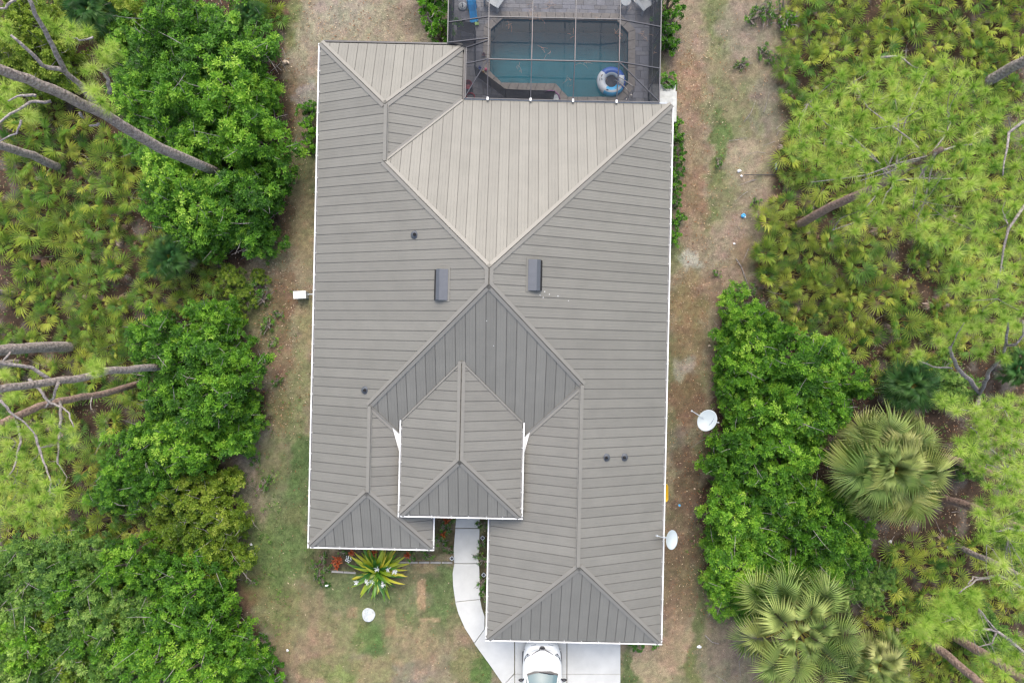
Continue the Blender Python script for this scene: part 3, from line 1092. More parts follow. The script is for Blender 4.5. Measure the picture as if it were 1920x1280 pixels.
far = MB()
y = 9.2
npav = 0
while y < 17.3:
    h = rnd.choice([.2, .3, .3, .4])
    x = -3.1 - rnd.uniform(0, .3)
    while x < 6.15:
        w = rnd.choice([.3, .4, .4, .5, .6])
        x0, x1 = max(x, -3.1), min(x + w, 6.15)
        x += w
        if x1 - x0 < .06: continue
        if y + h < N1 - .3 and x1 < Bx - .3: continue
        if y + h < N2 - .9: continue
        P = [Vector((x0 + .005, y + .005)), Vector((x1 - .005, y + .005)), Vector((x1 - .005, y + h - .005)), Vector((x0 + .005, y + h - .005))]
        q = [P]
        for cut in (sub1, sub2):
            q = [r for p in q for r in subtract(p, cut)]
        q = [p for p in q if ar2(p) > .003]
        if not q: continue
        z1 = .055 + rnd.uniform(-.004, .004)
        vis = (y + h / 2) < 15.95
        m = rnd.choice(M_PAVERS)
        if vis and npav < 300:
            mb = MB()
            for p in q: mb.prism([tuple(v) for v in orient(p)], -.02, z1)
            mb.build('paver', [m], deck)
            npav += 1
        else:
            for p in q: far.prism([tuple(v) for v in orient(p)], -.02, z1, M_PAVERS.index(m))
    y += h
if far.f:
    far.build('paver', M_PAVERS, deck)['kind'] = 'stuff'

# ------------------------------------------------------------------ screen cage
ZS, ZT, ZH = 2.62, 3.22, 2.70
CX = [-1.273, .57, 2.39, 4.257]
CY = [10.42, 11.87, 13.66, 15.45, 17.25]
CXL, CXR, CYL = -3.05, 6.11, 12.78
cage = thing('pool_cage', 'dark screened pool cage with metal beams attached to the house', 'pool cage', (0, 0, 0), -TH)
bw, bh = .036, .09
def cz(y): return ZT if y >= CY[1] else ZH
for x in CX:
    MB().bar((x, CY[1], ZT), (x, CY[-1], ZT), bw, bh).bar((x, CY[1], ZT), (x, CY[0], ZH), bw, bh).build('beam', [M_BEAM], cage)
    MB().box(x - .042, x + .042, CY[0] - .11, CY[0] + .02, ZH - .02, ZH + .06).build('bracket', [M_WHITE], cage)
for y in CY[1:]:
    MB().bar((CX[0], y, ZT - .01), (CX[-1], y, ZT - .01), bw, bh * .8).build('purlin', [M_BEAM], cage)
    MB().bar((CX[-1], y, ZT), (CXR, y, ZS), bw, bh * .8).build('purlin', [M_BEAM], cage)
    if y > CYL:
        MB().bar((CX[0], y, ZT), (CXL, y, ZS), bw, bh * .8).build('purlin', [M_BEAM], cage)
LW = (Bx + .16, ZS + .06)
MB().bar((CX[0], CYL - .03, ZT), (CXL, CYL, ZS), bw, bh).build('purlin', [M_BEAM], cage)
MB().bar((CX[0], CYL - .12, ZT), (LW[0], CYL - .22, LW[1]), bw, bh).build('purlin', [M_BEAM], cage)
MB().bar((CX[0], CY[1], ZT), (LW[0], CY[1], LW[1]), bw, bh * .8).build('purlin', [M_BEAM], cage)
MB().bar((LW[0], CYL - .22, LW[1]), (LW[0], CY[0], LW[1]), bw, bh).build('eave_rail', [M_BEAM], cage)
MB().bar((LW[0], CY[0] + .05, LW[1]), (CX[0], CY[1], ZT), bw, bh * .7).build('brace', [M_BEAM], cage)
MB().bar((CXR - .03, CY[0] + .05, ZS), (CX[-1], CY[1], ZT), bw, bh * .7).build('brace', [M_BEAM], cage)
MB().bar((Bx + .1, CY[0] - .02, ZH - .06), (CXR, CY[0] - .02, ZS + .02), bw, bh).build('eave_rail', [M_BEAM], cage)
MB().bar((CXR, CY[0], ZS), (CXR, CY[-1], ZS), bw * 1.2, bh).build('eave_rail', [M_BEAM], cage)
MB().bar((CXL, CYL, ZS), (CXL, CY[-1], ZS), bw * 1.2, bh).build('eave_rail', [M_BEAM], cage)
MB().bar((CXL, CY[-1], ZS), (CXR, CY[-1], ZS), bw * 1.2, bh).build('eave_rail', [M_BEAM], cage)
for x in (CXR, CXL):
    for y in CY:
        if x == CXL and y < CYL: y = CYL if y == CY[1] else None
        if y is None: continue
        MB().bar((x, y, .03), (x, y, ZS - .03), bw, bw).build('post', [M_BEAM], cage)
    y0 = CYL if x == CXL else CY[0]
    MB().bar((x, y0, .95), (x, CY[-1], .95), bw * .8, bw * .8).build('chair_rail', [M_BEAM], cage)
    MB().bar((x, y0, .09), (x, CY[-1], .09), bw, bw).build('base_rail', [M_BEAM], cage)


def panel(*pts):
    MB().poly(list(pts)).build('screen_panel', [M_SCREEN], cage)


for i in range(3):
    for j in range(4):
        y0, y1 = CY[j], CY[j + 1]
        panel((CX[i], y0, cz(y0)), (CX[i + 1], y0, cz(y0)), (CX[i + 1], y1, ZT), (CX[i], y1, ZT))
for j in range(4):
    y0, y1 = CY[j], CY[j + 1]
    panel((CX[-1], y0, cz(y0)), (CXR, y0, ZS), (CXR, y1, ZS), (CX[-1], y1, ZT))
    panel((CXR, y0, .1), (CXR, y1, .1), (CXR, y1, ZS), (CXR, y0, ZS))
for y0, y1 in ((CYL, CY[2]), (CY[2], CY[3]), (CY[3], CY[4])):
    panel((CX[0], y0, ZT), (CXL, y0, ZS), (CXL, y1, ZS), (CX[0], y1, ZT))
    panel((CXL, y0, .1), (CXL, y1, .1), (CXL, y1, ZS), (CXL, y0, ZS))
panel((CX[0], CYL - .02, ZT), (CXL, CYL - .01, ZS), (LW[0], CYL - .22, LW[1]))
panel((CX[0], CYL - .12, ZT), (LW[0], CYL - .22, LW[1]), (LW[0], CY[1], LW[1]), (CX[0], CY[1], ZT))
panel((CX[0], CY[1], ZT), (LW[0], CY[1], LW[1]), (LW[0], CY[0], LW[1]), (CX[0], CY[0], ZH))

# baby fence of black mesh round part of the pool
FP = [(858, 56), (892, 66), (892, 142), (948, 184), (1037, 188)]
f0 = W(*FP[2])
fence = thing('pool_fence', 'low black mesh safety fence bending along the near pool edge', 'pool fence', f0)
for (u0, v0), (u1, v1) in zip(FP, FP[1:]):
    a, b = W(u0, v0, .06), W(u1, v1, .06)
    k = max(1, round((b - a).length / .95))
    for j in range(k):
        p, q = a.lerp(b, j / k), a.lerp(b, (j + 1) / k)
        MB(f0).poly([p, q, q + Vector((0, 0, 1.14)), p + Vector((0, 0, 1.14))]).build('mesh_panel', [M_FENCE], fence)
        MB(f0).tube([p, p + Vector((0, 0, 1.2))], .014, 6).build('post', [M_CARDK], fence)
    MB(f0).tube([b, b + Vector((0, 0, 1.2))], .014, 6).build('post', [M_CARDK], fence)

# ------------------------------------------------------------------ things on the deck and the water
M_NAVY = paint('navy_vinyl', (0.03, 0.11, 0.42), rough=0.35, var=0.15, scale=6)
M_SKYB = paint('light_blue_vinyl', (0.08, 0.46, 0.82), rough=0.35, var=0.12, scale=6)
M_VINW = paint('white_vinyl', (0.66, 0.71, 0.75), rough=0.35, var=0.05, scale=6)
M_MESH = paint('seat_mesh', (0.055, 0.06, 0.075), rough=0.8, var=0.15)
M_BLUE = paint('blue_plastic', (0.01, 0.40, 0.85), rough=0.35, var=0.1)
M_REDP = paint('red_plastic', (0.30, 0.035, 0.05), rough=0.45, var=0.15)
M_LIME = paint('lime_plastic', (0.24, 0.42, 0.08), rough=0.45, var=0.15)
M_YEL = paint('yellow_plastic', (0.72, 0.46, 0.03), rough=0.4, var=0.1)
M_PINK = paint('pink_plastic', (0.55, 0.12, 0.22), rough=0.45, var=0.1)
M_PURP = paint('purple_foam', (0.25, 0.10, 0.22), rough=0.7, var=0.1)

tc_ = W(1146, 153, .12)
tube_t = thing('river_tube', 'blue and white inflatable river tube floating in the pool corner', 'pool float', tc_, math.radians(-4))
def ring(a0, a1, R0, r, rz, mats, name, parent, n=22, m=12, split=None):
    mb = MB()
    vs, fs, mi = [], [], []
    for i in range(n + 1):
        a = a0 + (a1 - a0) * i / n
        for k in range(m):
            b = 2 * math.pi * k / m
            rr = R0 + r * math.cos(b)
            vs.append((rr * math.cos(a), rr * math.sin(a), rz * math.sin(b)))
    for i in range(n):
        for k in range(m):
            fs.append((i * m + k, (i + 1) * m + k, (i + 1) * m + (k + 1) % m, i * m + (k + 1) % m))
            mi.append(split(k, m) if split else 0)
    mb.add(vs, fs)
    mb.m = mi
    return mb.build(name, mats, parent, True)
D = math.radians
R0, r_ = .475, .205
ring(D(140), D(238), R0, r_, .19, [M_VINW], 'white_section', tube_t)
ring(D(20), D(140), R0, r_, .19, [M_NAVY, M_VINW], 'navy_section', tube_t, split=lambda k, m: 1 if k in (m // 3, m // 3 + 1) else 0)
ring(D(238), D(330), R0, r_, .19, [M_SKYB, M_VINW], 'light_blue_section', tube_t, split=lambda k, m: 1 if k == 2 else 0)
ring(D(-30), D(20), R0, r_, .19, [M_NAVY], 'navy_section', tube_t)
MB().lathe((0, 0, .0), [(.31, .03), (.2, -.0), (.001, -.02)], 22).build('mesh_seat', [M_MESH], tube_t, True)
mb = MB()
mb.box(.33, .56, -.2, .24, .1, .235)
mb.build('headrest', [M_VINW], tube_t, True)
mb = MB()                                       # printed peak emblem and two short lines of print on the white side
z_ = .196
for tri in ([(-.50, .05), (-.50, -.055), (-.405, .0)],):
    mb.poly([(x, y, z_ + .003) for x, y in tri])
mb.build('emblem', [M_MARK], tube_t)
MB().poly([(-.478, .012, z_ + .006), (-.478, -.022, z_ + .006), (-.445, -.002, z_ + .006)]).build('emblem_cutout', [M_VINW], tube_t)
for x, L_ in ((-.545, .09), (-.575, .06)):
    MB().box(x - .006, x + .006, -L_, L_, .165, .183).build('print_line', [M_MARK], tube_t)
for a in (250, 160):
    MB().obox((.5 * math.cos(D(a)), .5 * math.sin(D(a)), .195), (.1, .035, .03), Matrix.Rotation(D(a + 90), 3, 'Z')).build('handle', [M_CARDK], tube_t)

hb = W(1168, 180)
rail = thing('pool_handrail', 'steel pool handrail with two curved rails beside the float', 'handrail', hb)
for s in (-1, 1):
    off = Vector((.11 * s, .1 * s, 0))
    p0, p1 = W(1180, 183, .06) + off * 1.0, W(1152, 152, .0) + off * .6
    pts = [p0 + (p1 - p0) * t + Vector((0, 0, z)) for t, z in ((0, 0), (.02, .5), (.06, .74), (.14, .84), (.3, .82), (.75, .6), (.9, .45), (.98, .2), (1, -.2))]
    pts[-1].z = -.3
    MB(hb).tube(pts, .022, 8).build('rail', [M_STEEL], rail, True)
    MB(hb).lathe(p0, [(.055, 0), (.05, .02), (.024, .025)], 12).build('escutcheon', [M_STEEL], rail)


def adirondack(u, v, rz, label):
    c = W(u, v, .06)
    t = thing('lounge_chair', label, 'chair', c, rz, 'white plastic chairs by the pool')
    mb = MB()
    mb.add([(-.27, -.36, .36), (.27, -.36, .36), (.25, .22, .27), (-.25, .22, .27), (-.27, -.36, .32), (.27, -.36, .32), (.25, .22, .23), (-.25, .22, .23)],
           [(0, 1, 2, 3), (7, 6, 5, 4), (0, 4, 5, 1), (1, 5, 6, 2), (3, 7, 4, 0), (2, 6, 7, 3)])
    mb.build('seat', [M_PLASTIC], t)
    mb = MB()
    n = 9
    vs = []
    for i in range(n + 1):
        x = -.27 + .54 * i / n
        top = 1.0 - .16 * (x / .27) ** 2
        for d in (0, .035):
            vs += [(x * .9, .2 + d, .27), (x * 1.05, .20 + (top - .27) * .45 + d, top)]
    fs = []
    for i in range(n):
        a, b = 4 * i, 4 * i + 4
        fs += [(a, b, b + 1, a + 1), (a + 2, a + 3, b + 3, b + 2), (a + 1, b + 1, b + 3, a + 3)]
    mb.add(vs, fs).build('backrest', [M_PLASTIC], t)
    for s in (-1, 1):
        mb = MB()
        pts = [(.29, -.44), (.43, -.44), (.45, .1), (.40, .34), (.30, .36), (.30, .0)]
        pts = [(x * s, y) for x, y in pts]
        mb.prism(pts if s > 0 else pts[::-1], .54, .575).build('armrest', [M_PLASTIC], t)
        MB().obox((.35 * s, -.38, .28), (.06, .1, .55)).build('leg', [M_PLASTIC], t)
        MB().bar((.32 * s, -.3, .33), (.30 * s, .52, .03), .05, .08).build('leg', [M_PLASTIC], t)
    return t


adirondack(1206, 8, D(35), 'white plastic lounge chair next to the round side table')
adirondack(929, 3, D(-32), 'white plastic lounge chair beside the blue water toy')
c = W(1170.5, 11, .06)
t = thing('side_table', 'small round white side table beside a lounge chair', 'side table', c)
MB().lathe((0, 0, 0), [(.001, .46), (.23, .46), (.24, .445), (.235, .43), (.001, .43)], 24).build('table_top', [M_PLASTIC], t)
for a in (40, 130, 220, 310):
    MB().tube([(.13 * math.cos(D(a)), .13 * math.sin(D(a)), .43), (.21 * math.cos(D(a)), .21 * math.sin(D(a)), 0)], .02, 6).build('leg', [M_PLASTIC], t)
c = W(867.5, 13, .06)
t = thing('umbrella_base', 'round pale grey umbrella base with a short pole socket', 'umbrella base', c)
MB().lathe((0, 0, 0), [(.2, 0), (.2, .05), (.17, .08), (.06, .1), (.04, .1)], 24).build('base', [M_GREYST], t, True)
MB().tube([(0, 0, .09), (0, 0, .42)], .028, 10).build('pole', [M_GREYST], t)
MB().lathe((0, 0, 0), [(.115, .088), (.125, .096), (.135, .084)], 20).build('rim', [M_VENT], t)

c = W(887, 27, .06)
t = thing('water_slide_toy', 'bright blue plastic toddler slide lying on the pool deck', 'toy', c, D(8))
mb = MB()
prof = [(.44, .58), (.36, .6), (.2, .5), (0, .32), (-.25, .16), (-.42, .1)]
vs, fs = [], []
for y_, z_ in prof:
    w = .17 if y_ > -.3 else .2
    vs += [(-w, y_, z_ + .09), (-w + .04, y_, z_ + .09), (-w + .05, y_, z_), (w - .05, y_, z_), (w - .04, y_, z_ + .09), (w, y_, z_ + .09), (w, y_, z_ - .04), (-w, y_, z_ - .04)]
for i in range(len(prof) - 1):
    for k in range(8):
        a, b = i * 8 + k, i * 8 + (k + 1) % 8
        fs.append((a, a + 8, b + 8, b))
mb.add(vs, fs).build('slide_bed', [M_BLUE], t)
for s in (-1, 1):
    MB().prism([(s * .2 - .02, .3), (s * .2 + .02, .3), (s * .2 + .02, .5), (s * .2 - .02, .5)], 0, .6).build('side_frame', [M_BLUE], t)
    MB().bar((s * .19, .1, .33), (s * .19, .46, .8), .035, .035).build('handrail', [M_BLUE], t)
for z_ in (.15, .32):
    MB().box(-.17, .17, .42, .54, z_, z_ + .04).build('step', [M_LIME], t)
MB().box(.02, .2, -.56, -.40, .0, .1).build('foot', [M_LIME], t)
for nm, lab, cat, u, v, z_, r, m in (
        ('toy_ball', 'small red and white ball beside the blue toddler slide', 'toy', 878, 13, .1, .07, M_REDP),
        ('toy_bucket', 'green toy bucket beside the blue toddler slide', 'toy', 879.5, 19, .06, .07, M_LIME),
        ('toy_ball', 'pink toy ball behind the diagonal cage brace', 'toy', 911, 131, .1, .07, M_PINK),
        ('toy_bucket', 'blue toy bucket behind the diagonal cage brace', 'toy', 900, 129, .06, .08, M_NAVY),
        ('toy_bucket', 'yellow toy bucket near the clipped pool corner', 'toy', 906, 137, .06, .06, M_YEL),
        ('toy_bucket', 'small red toy bucket on the pavers near the pool side', 'toy', 907.5, 104, .06, .08, M_REDP)):
    p = W(u, v, z_)
    if nm == 'toy_ball':
        prof = [(r * math.sin(a), z_ * 0 + r - r * math.cos(a)) for a in [math.pi * k / 8 for k in range(9)]]
        o = MB().lathe((0, 0, -.03), prof, 14).build(nm, [m], None, True)
        o.location = p
        tag(o, lab, cat)
    else:
        o = thing(nm, lab, cat, p)
        MB().lathe((0, 0, 0), [(.001, .01), (r * .7, .0), (r, .14), (r * .93, .14), (r * .66, .012)], 14).build('tub', [m], o)
        MB().tube([(r * math.cos(a), .01, .14 + .07 * math.sin(a)) for a in [math.pi * k / 6 for k in range(7)]], .008, 5).build('handle', [M_PLASTIC], o)
c = W(877.5, 162, .06)
t = thing('toy_tub', 'dark red round plastic tub against the house side of the deck', 'tub', c)
MB().lathe((0, 0, 0), [(.001, .02), (.15, .0), (.21, .22), (.22, .23), (.2, .22), (.14, .02)], 20).build('tub', [M_REDP], t)
c = W(882, 182, .06)
o = MB().tube([(.2 * math.cos(D(a)), .17 * math.sin(D(a)), .04) for a in range(0, 361, 20)], .03, 8, cap=False).build('dive_ring', [M_REDP], None, True)
o.location = c
tag(o, 'red swim ring lying in the near corner of the deck', 'swim ring')
pts = [W(u, v, .1) for u, v in ((1022, 174), (1027, 171), (1034, 170), (1041, 172), (1047, 178), (1050, 186))]
o = MB(pts[0]).tube(pts, .035, 8).build('pool_noodle', [M_PURP], None, True)
o.location = pts[0]
tag(o, 'curved purple foam noodle at the pool edge', 'pool noodle')
c = W(1042, 184, .09)
t = thing('skimmer_net', 'pale flat pool skimmer head lying at the pool edge', 'pool net', c, D(25))
mb = MB()
for a, b in (((-.17, -.1), (.17, -.1)), ((.17, -.1), (.2, .12)), ((.2, .12), (-.2, .12)), ((-.2, .12), (-.17, -.1))):
    mb.bar((*a, 0), (*b, 0), .03, .03)
mb.build('frame', [M_PLASTIC], t)
MB().poly([(-.17, -.1, .005), (.17, -.1, .005), (.2, .12, .005), (-.2, .12, .005)]).build('net', [M_GREYST], t)
MB().bar((0, -.1, 0), (.05, -.5, .02), .025, .025).build('pole', [M_STEEL], t)

# steps outside the cage
c = W(1240, 180)
t = thing('concrete_steps', 'three pale concrete steps outside the far corner of the cage', 'steps', c, -TH)
l0 = HL(1240, 180)
xr = HL(1267, 180).x - l0.x
for i, (va, vb, z_, du) in enumerate(((158.5, 171, .17, -.02), (171, 184, .34, .0), (184, 226, .51, -.03))):
    ya, yb = HL(1240, va, z_).y - l0.y, HL(1240, vb + 2, z_).y - l0.y
    MB().prism([(-.62, yb - (.0 if i == 2 else .02)), (xr + du - .03, yb - (.0 if i == 2 else .02)), (xr + du - .03, ya), (-.62, ya)], 0, z_, bev=.012).build('step', [M_STEP if i else M_CONC], t)

# birds' white spots and small marks on the roof are part of the house
# ------------------------------------------------------------------ walk and driveway: slabs with open joints
drive = tag(empty('driveway', (0, 0, 0)), 'pale concrete driveway and curved front walk', kind='structure')
SLABS = {
    'walk_slab': [
        [(857, 960), (899, 960), (899, 989), (854, 989)],
        [(854, 991), (899, 991), (898, 1030), (896, 1048), (898, 1055), (852, 1055), (851, 1030)],
        [(852, 1057), (898, 1057), (899, 1090), (900, 1122), (854, 1127), (850, 1098), (849, 1075)],
        [(854, 1129), (900, 1124), (903, 1140), (908, 1155), (908, 1178), (889, 1204), (872, 1177), (860, 1150)],
    ],
    'drive_slab': [
        [(890, 1206), (909, 1180), (925, 1135), (964, 1135), (964, 1261), (944, 1283), (921, 1249)],
        [(945, 1285), (965, 1263), (965, 1420), (1045, 1420), (1045, 1500), (1000, 1500), (962, 1310)],
        [(966, 1128), (1062, 1128), (1062, 1262.5), (966, 1262.5)],
        [(1064, 1128), (1163, 1128), (1163, 1262.5), (1064, 1262.5)],
        [(966, 1264), (1062, 1264), (1062, 1420), (966, 1420)],
        [(1064, 1264), (1163, 1264), (1163, 1420), (1064, 1420)],
    ]}
SLABS['drive_slab'][1] = [(945, 1284), (964.5, 1264), (964.5, 1314)]
for nm, L_ in SLABS.items():
    for q in L_:
        P = orient([W(u, v, .055).to_2d() for u, v in q])
        c2 = sum(P, Vector((0, 0))) / len(P)
        P = [p + (c2 - p).normalized() * -.012 for p in P]
        MB().prism([tuple(p) for p in P], -.05, .055 + rnd.uniform(-.003, .003), bev=.008).build(nm, [M_CONC], drive)

# ------------------------------------------------------------------ car
cy0 = -13.80
cx0 = (1017 - 960) * (CAM_H - .9) / FPX
car = thing('parked_car', 'white sedan parked nose in on the driveway in front of the garage', 'car', (cx0, cy0 - 2.2, 0.055))
FRONT = 2.2                     # the nose points to +y; the base sits amidships


def loft(secs, mats, name, parent, smooth=True, sub=2, cap=True, crease=None):
    """secs: list of half outlines [(x, y, z), ...] from the centre line outward; mirrored and skinned."""
    mb = MB()
    k = len(secs[0])
    vs = []
    for s in secs:
        vs += [(-x, y, z) for x, y, z in s[::-1][:-1]] + [(x, y, z) for x, y, z in s]
    m = 2 * k - 1
    fs = []
    for i in range(len(secs) - 1):
        for j in range(m - 1):
            fs.append((i * m + j, (i + 1) * m + j, (i + 1) * m + j + 1, i * m + j + 1))
    mb.add(vs, fs)
    o = mb.build(name, mats, parent, smooth)
    if sub:
        md = o.modifiers.new('sub', 'SUBSURF')
        md.levels = md.render_levels = sub
    return o


def bsec(t, w, zt, zs, zb, crown=.03):
    """Body section at t metres behind the nose: half width w, top zt, shoulder zs, bottom zb."""
    y = FRONT - t
    return [(0, y, zt + crown), (w * .55, y, zt + crown * .6), (w * .86, y, zt), (w * .97, y, zs), (w, y, (zs + zb) / 2 + .05), (w * .96, y, zb)]


body = loft([bsec(0.0, .42, .58, .50, .30, .0), bsec(.05, .62, .66, .56, .24, .01), bsec(.22, .78, .73, .62, .2, .02), bsec(.5, .87, .80, .68, .2), bsec(.9, .905, .88, .74, .2),
             bsec(1.15, .915, .90, .8, .2, .0), bsec(2.2, .92, .92, .84, .2, -.02), bsec(3.2, .92, .94, .84, .2, -.02), bsec(3.9, .89, .98, .84, .22), bsec(4.3, .82, .95, .8, .25, .02), bsec(4.46, .66, .86, .7, .32, .0)],
            [M_CAR], 'body', car)
# bonnet: a panel of its own, its edge a dark shut line around it
hood_pts = []
def hoodsec(t, w, z, dz=.0):
    y = FRONT - t
    return [(0, y + .0, z + .045 + dz), (w * .5, y, z + .036 + dz), (w * .85, y, z + .012 + dz), (w, y, z - .012 + dz)]
loft([hoodsec(.24, .22, .77), hoodsec(.30, .44, .79), hoodsec(.40, .62, .82), hoodsec(.55, .735, .855), hoodsec(.8, .77, .90), hoodsec(1.06, .77, .94), hoodsec(1.13, .74, .945)], [M_CAR], 'hood', car, sub=1)
# dark grille wings, lamps and shut lines lie on the skin of the body: find its height first
HOOD = [o for o in car.children if o.name.startswith('hood')][0]
bpy.context.view_layer.update()
_dg = bpy.context.evaluated_depsgraph_get()


def skin(x, t, up=.008):
    z = -9
    for o in (body, HOOD):
        ok, p, _n, _i = o.evaluated_get(_dg).ray_cast(Vector((x, FRONT - t, 3)), Vector((0, 0, -1)))
        if ok: z = max(z, p.z)
    return Vector((x, FRONT - t, (z if z > -5 else .6) + up))


def decal(name, a, b, mat, parent, n=10, up=.008):
    """Strip between two (x, t) polylines, laid on the body."""
    def samp(P, f):
        f *= len(P) - 1
        i = min(int(f), len(P) - 2)
        return P[i][0] + (P[i + 1][0] - P[i][0]) * (f - i), P[i][1] + (P[i + 1][1] - P[i][1]) * (f - i)
    vs, fs = [], []
    for k in range(n + 1):
        (x0, t0), (x1, t1) = samp(a, k / n), samp(b, k / n)
        vs += [skin(x0, t0, up), skin((x0 + x1) / 2, (t0 + t1) / 2, up), skin(x1, t1, up)]
    for k in range(n):
        for q in (0, 1):
            fs.append((k * 3 + q, k * 3 + q + 1, k * 3 + q + 4, k * 3 + q + 3))
    return MB().add(vs, fs).build(name, [mat], parent)


g_f = [(-.50, .45), (-.34, .335), (-.15, .245), (-.11, .16), (-.06, .125), (.06, .125), (.11, .16), (.15, .245), (.34, .335), (.50, .45)]
g_b = [(-.50, .475), (-.34, .375), (-.17, .295), (-.11, .275), (-.06, .265), (.06, .265), (.11, .275), (.17, .295), (.34, .375), (.50, .475)]
decal('grille', g_f, g_b, M_CARDK, car, 18, .012)
for s in (-1, 1):
    h = decal('headlight', [(.60 * s, .43), (.70 * s, .43), (.80 * s, .60), (.845 * s, .80)], [(.58 * s, .50), (.66 * s, .53), (.76 * s, .64), (.825 * s, .78)], M_CARDK, car, 10, .012)
    decal('lens', [(.63 * s, .45), (.69 * s, .455), (.77 * s, .575), (.79 * s, .63)], [(.61 * s, .485), (.665 * s, .505), (.755 * s, .60), (.775 * s, .635)], M_LAMP, h, 8, .016)
    decal('shut_line', [(.51 * s, .455), (.58 * s, .51)], [(.51 * s, .475), (.58 * s, .53)], M_GREYST, car, 6, .01)
    decal('shut_line', [(.815 * s, .72), (.80 * s, .95), (.775 * s, 1.2)], [(.803 * s, .72), (.788 * s, .95), (.763 * s, 1.2)], M_GREYST, car, 8, .01)
    decal('bumper_trim', [(.28 * s, .05), (.52 * s, .10)], [(.28 * s, .085), (.5 * s, .125)], M_GREYST, car, 6, .01)
    decal('parking_sensor', [(.80 * s, .28), (.80 * s, .34)], [(.825 * s, .28), (.825 * s, .34)], M_CARDK, car, 2, .01)
# greenhouse
def gsec(t, wb, zb, wt, zt):
    y = FRONT - t
    return [(0, y, zt), (wt * .6, y, zt - .01), (wt, y, zt - .045), (wb, y, zb)]
loft([gsec(1.98, .70, 1.0, .53, 1.40), gsec(2.3, .70, 1.0, .55, 1.45), gsec(2.8, .70, 1.0, .55, 1.455), gsec(3.2, .69, 1.0, .52, 1.41)], [M_CAR], 'roof', car, sub=1)
def sheet(name, rows, mat, parent):
    vs, fs = [], []
    k = len(rows[0])
    for r in rows: vs += r
    for i in range(len(rows) - 1):
        for j in range(k - 1):
            fs.append((i * k + j, i * k + j + 1, (i + 1) * k + j + 1, (i + 1) * k + j))
    return MB().add(vs, fs).build(name, [mat], parent, True)
rows = []
for i in range(7):
    f = i / 6
    row = []
    for j in range(9):
        s = j / 4 - 1
        w = .73 + (.545 - .73) * f
        y = FRONT - (1.13 + .15 * s * s + (1.95 - 1.13 - .11 * s * s) * f)
        z = .97 + (1.415 - .97) * f - .05 * s * s * f + .035 * math.sin(f * math.pi)
        row.append((w * s, y, z))
    rows.append(row)
ws = sheet('windshield', rows, M_CARGLASS, car)
sheet('cowl', [[(.73 * s, FRONT - (1.11 + .15 * s * s), .975) for s in (-1, -.5, 0, .5, 1)], [(.735 * s, FRONT - (1.185 + .15 * s * s), 1.022) for s in (-1, -.5, 0, .5, 1)]], M_CARDK, car)
for s in (-1, 1):
    MB().bar((.05 * s - .1, FRONT - 1.17, 1.035), (.05 * s + .45, FRONT - 1.26, 1.05), .022, .016).build('wiper', [M_CARDK], car)
    MB().tube([(.735 * s, FRONT - 1.28, .985), (.645 * s, FRONT - 1.62, 1.21), (.548 * s, FRONT - 1.98, 1.395)], [.035, .03, .03], 8).build('pillar', [M_CAR], car, True)
    sheet('side_window', [[(.735 * s, FRONT - t, 1.0) for t in (1.45, 2.0, 2.6, 3.2)], [((.66 if t < 1.9 else .575) * s, FRONT - t, z) for t, z in ((1.75, 1.2), (2.05, 1.36), (2.6, 1.39), (3.2, 1.34))]], M_CARGLASS, car)
    m = empty('mirror', parent=car)
    mb = MB()
    vs = []
    MB().lathe((.98 * s, FRONT - 1.52, 1.02), [(.001, -.07), (.07, -.05), (.095, .0), (.07, .05), (.001, .07)], 12, M=Matrix(((1.25, 0, 0), (0, .75, 0), (0, 0, 1)))).build('housing', [M_CAR if False else M_CARDK], m, True)
    MB().bar((.84 * s, FRONT - 1.5, .98), (.94 * s, FRONT - 1.52, 1.0), .06, .05).build('arm', [M_CARDK], m)
rows = []
for i in range(4):
    f = i / 3
    rows.append([((.53 + .15 * f) * s, FRONT - (3.2 + .62 * f - .06 * s * s), 1.40 - .39 * f - .04 * s * s * (1 - f)) for s in (-1, -.5, 0, .5, 1)])
sheet('rear_window', rows, M_CARGLASS, car)
for s in (-1, 1):
    for t_ in (.88, 3.55):
        w_ = empty('wheel', parent=car)
        Mx = Matrix.Rotation(math.pi / 2, 3, 'Y')
        MB().lathe((.80 * s, FRONT - t_, .32), [(.2, -.1), (.31, -.1), (.325, -.07), (.325, .07), (.31, .1), (.2, .1)], 24, M=Mx).build('tyre', [M_TYRE], w_, True)
        MB().lathe((.80 * s, FRONT - t_, .32), [(.001, .07 * s), (.1, .08 * s), (.2, .09 * s)], 20, M=Mx).build('rim', [M_RIM], w_, True)

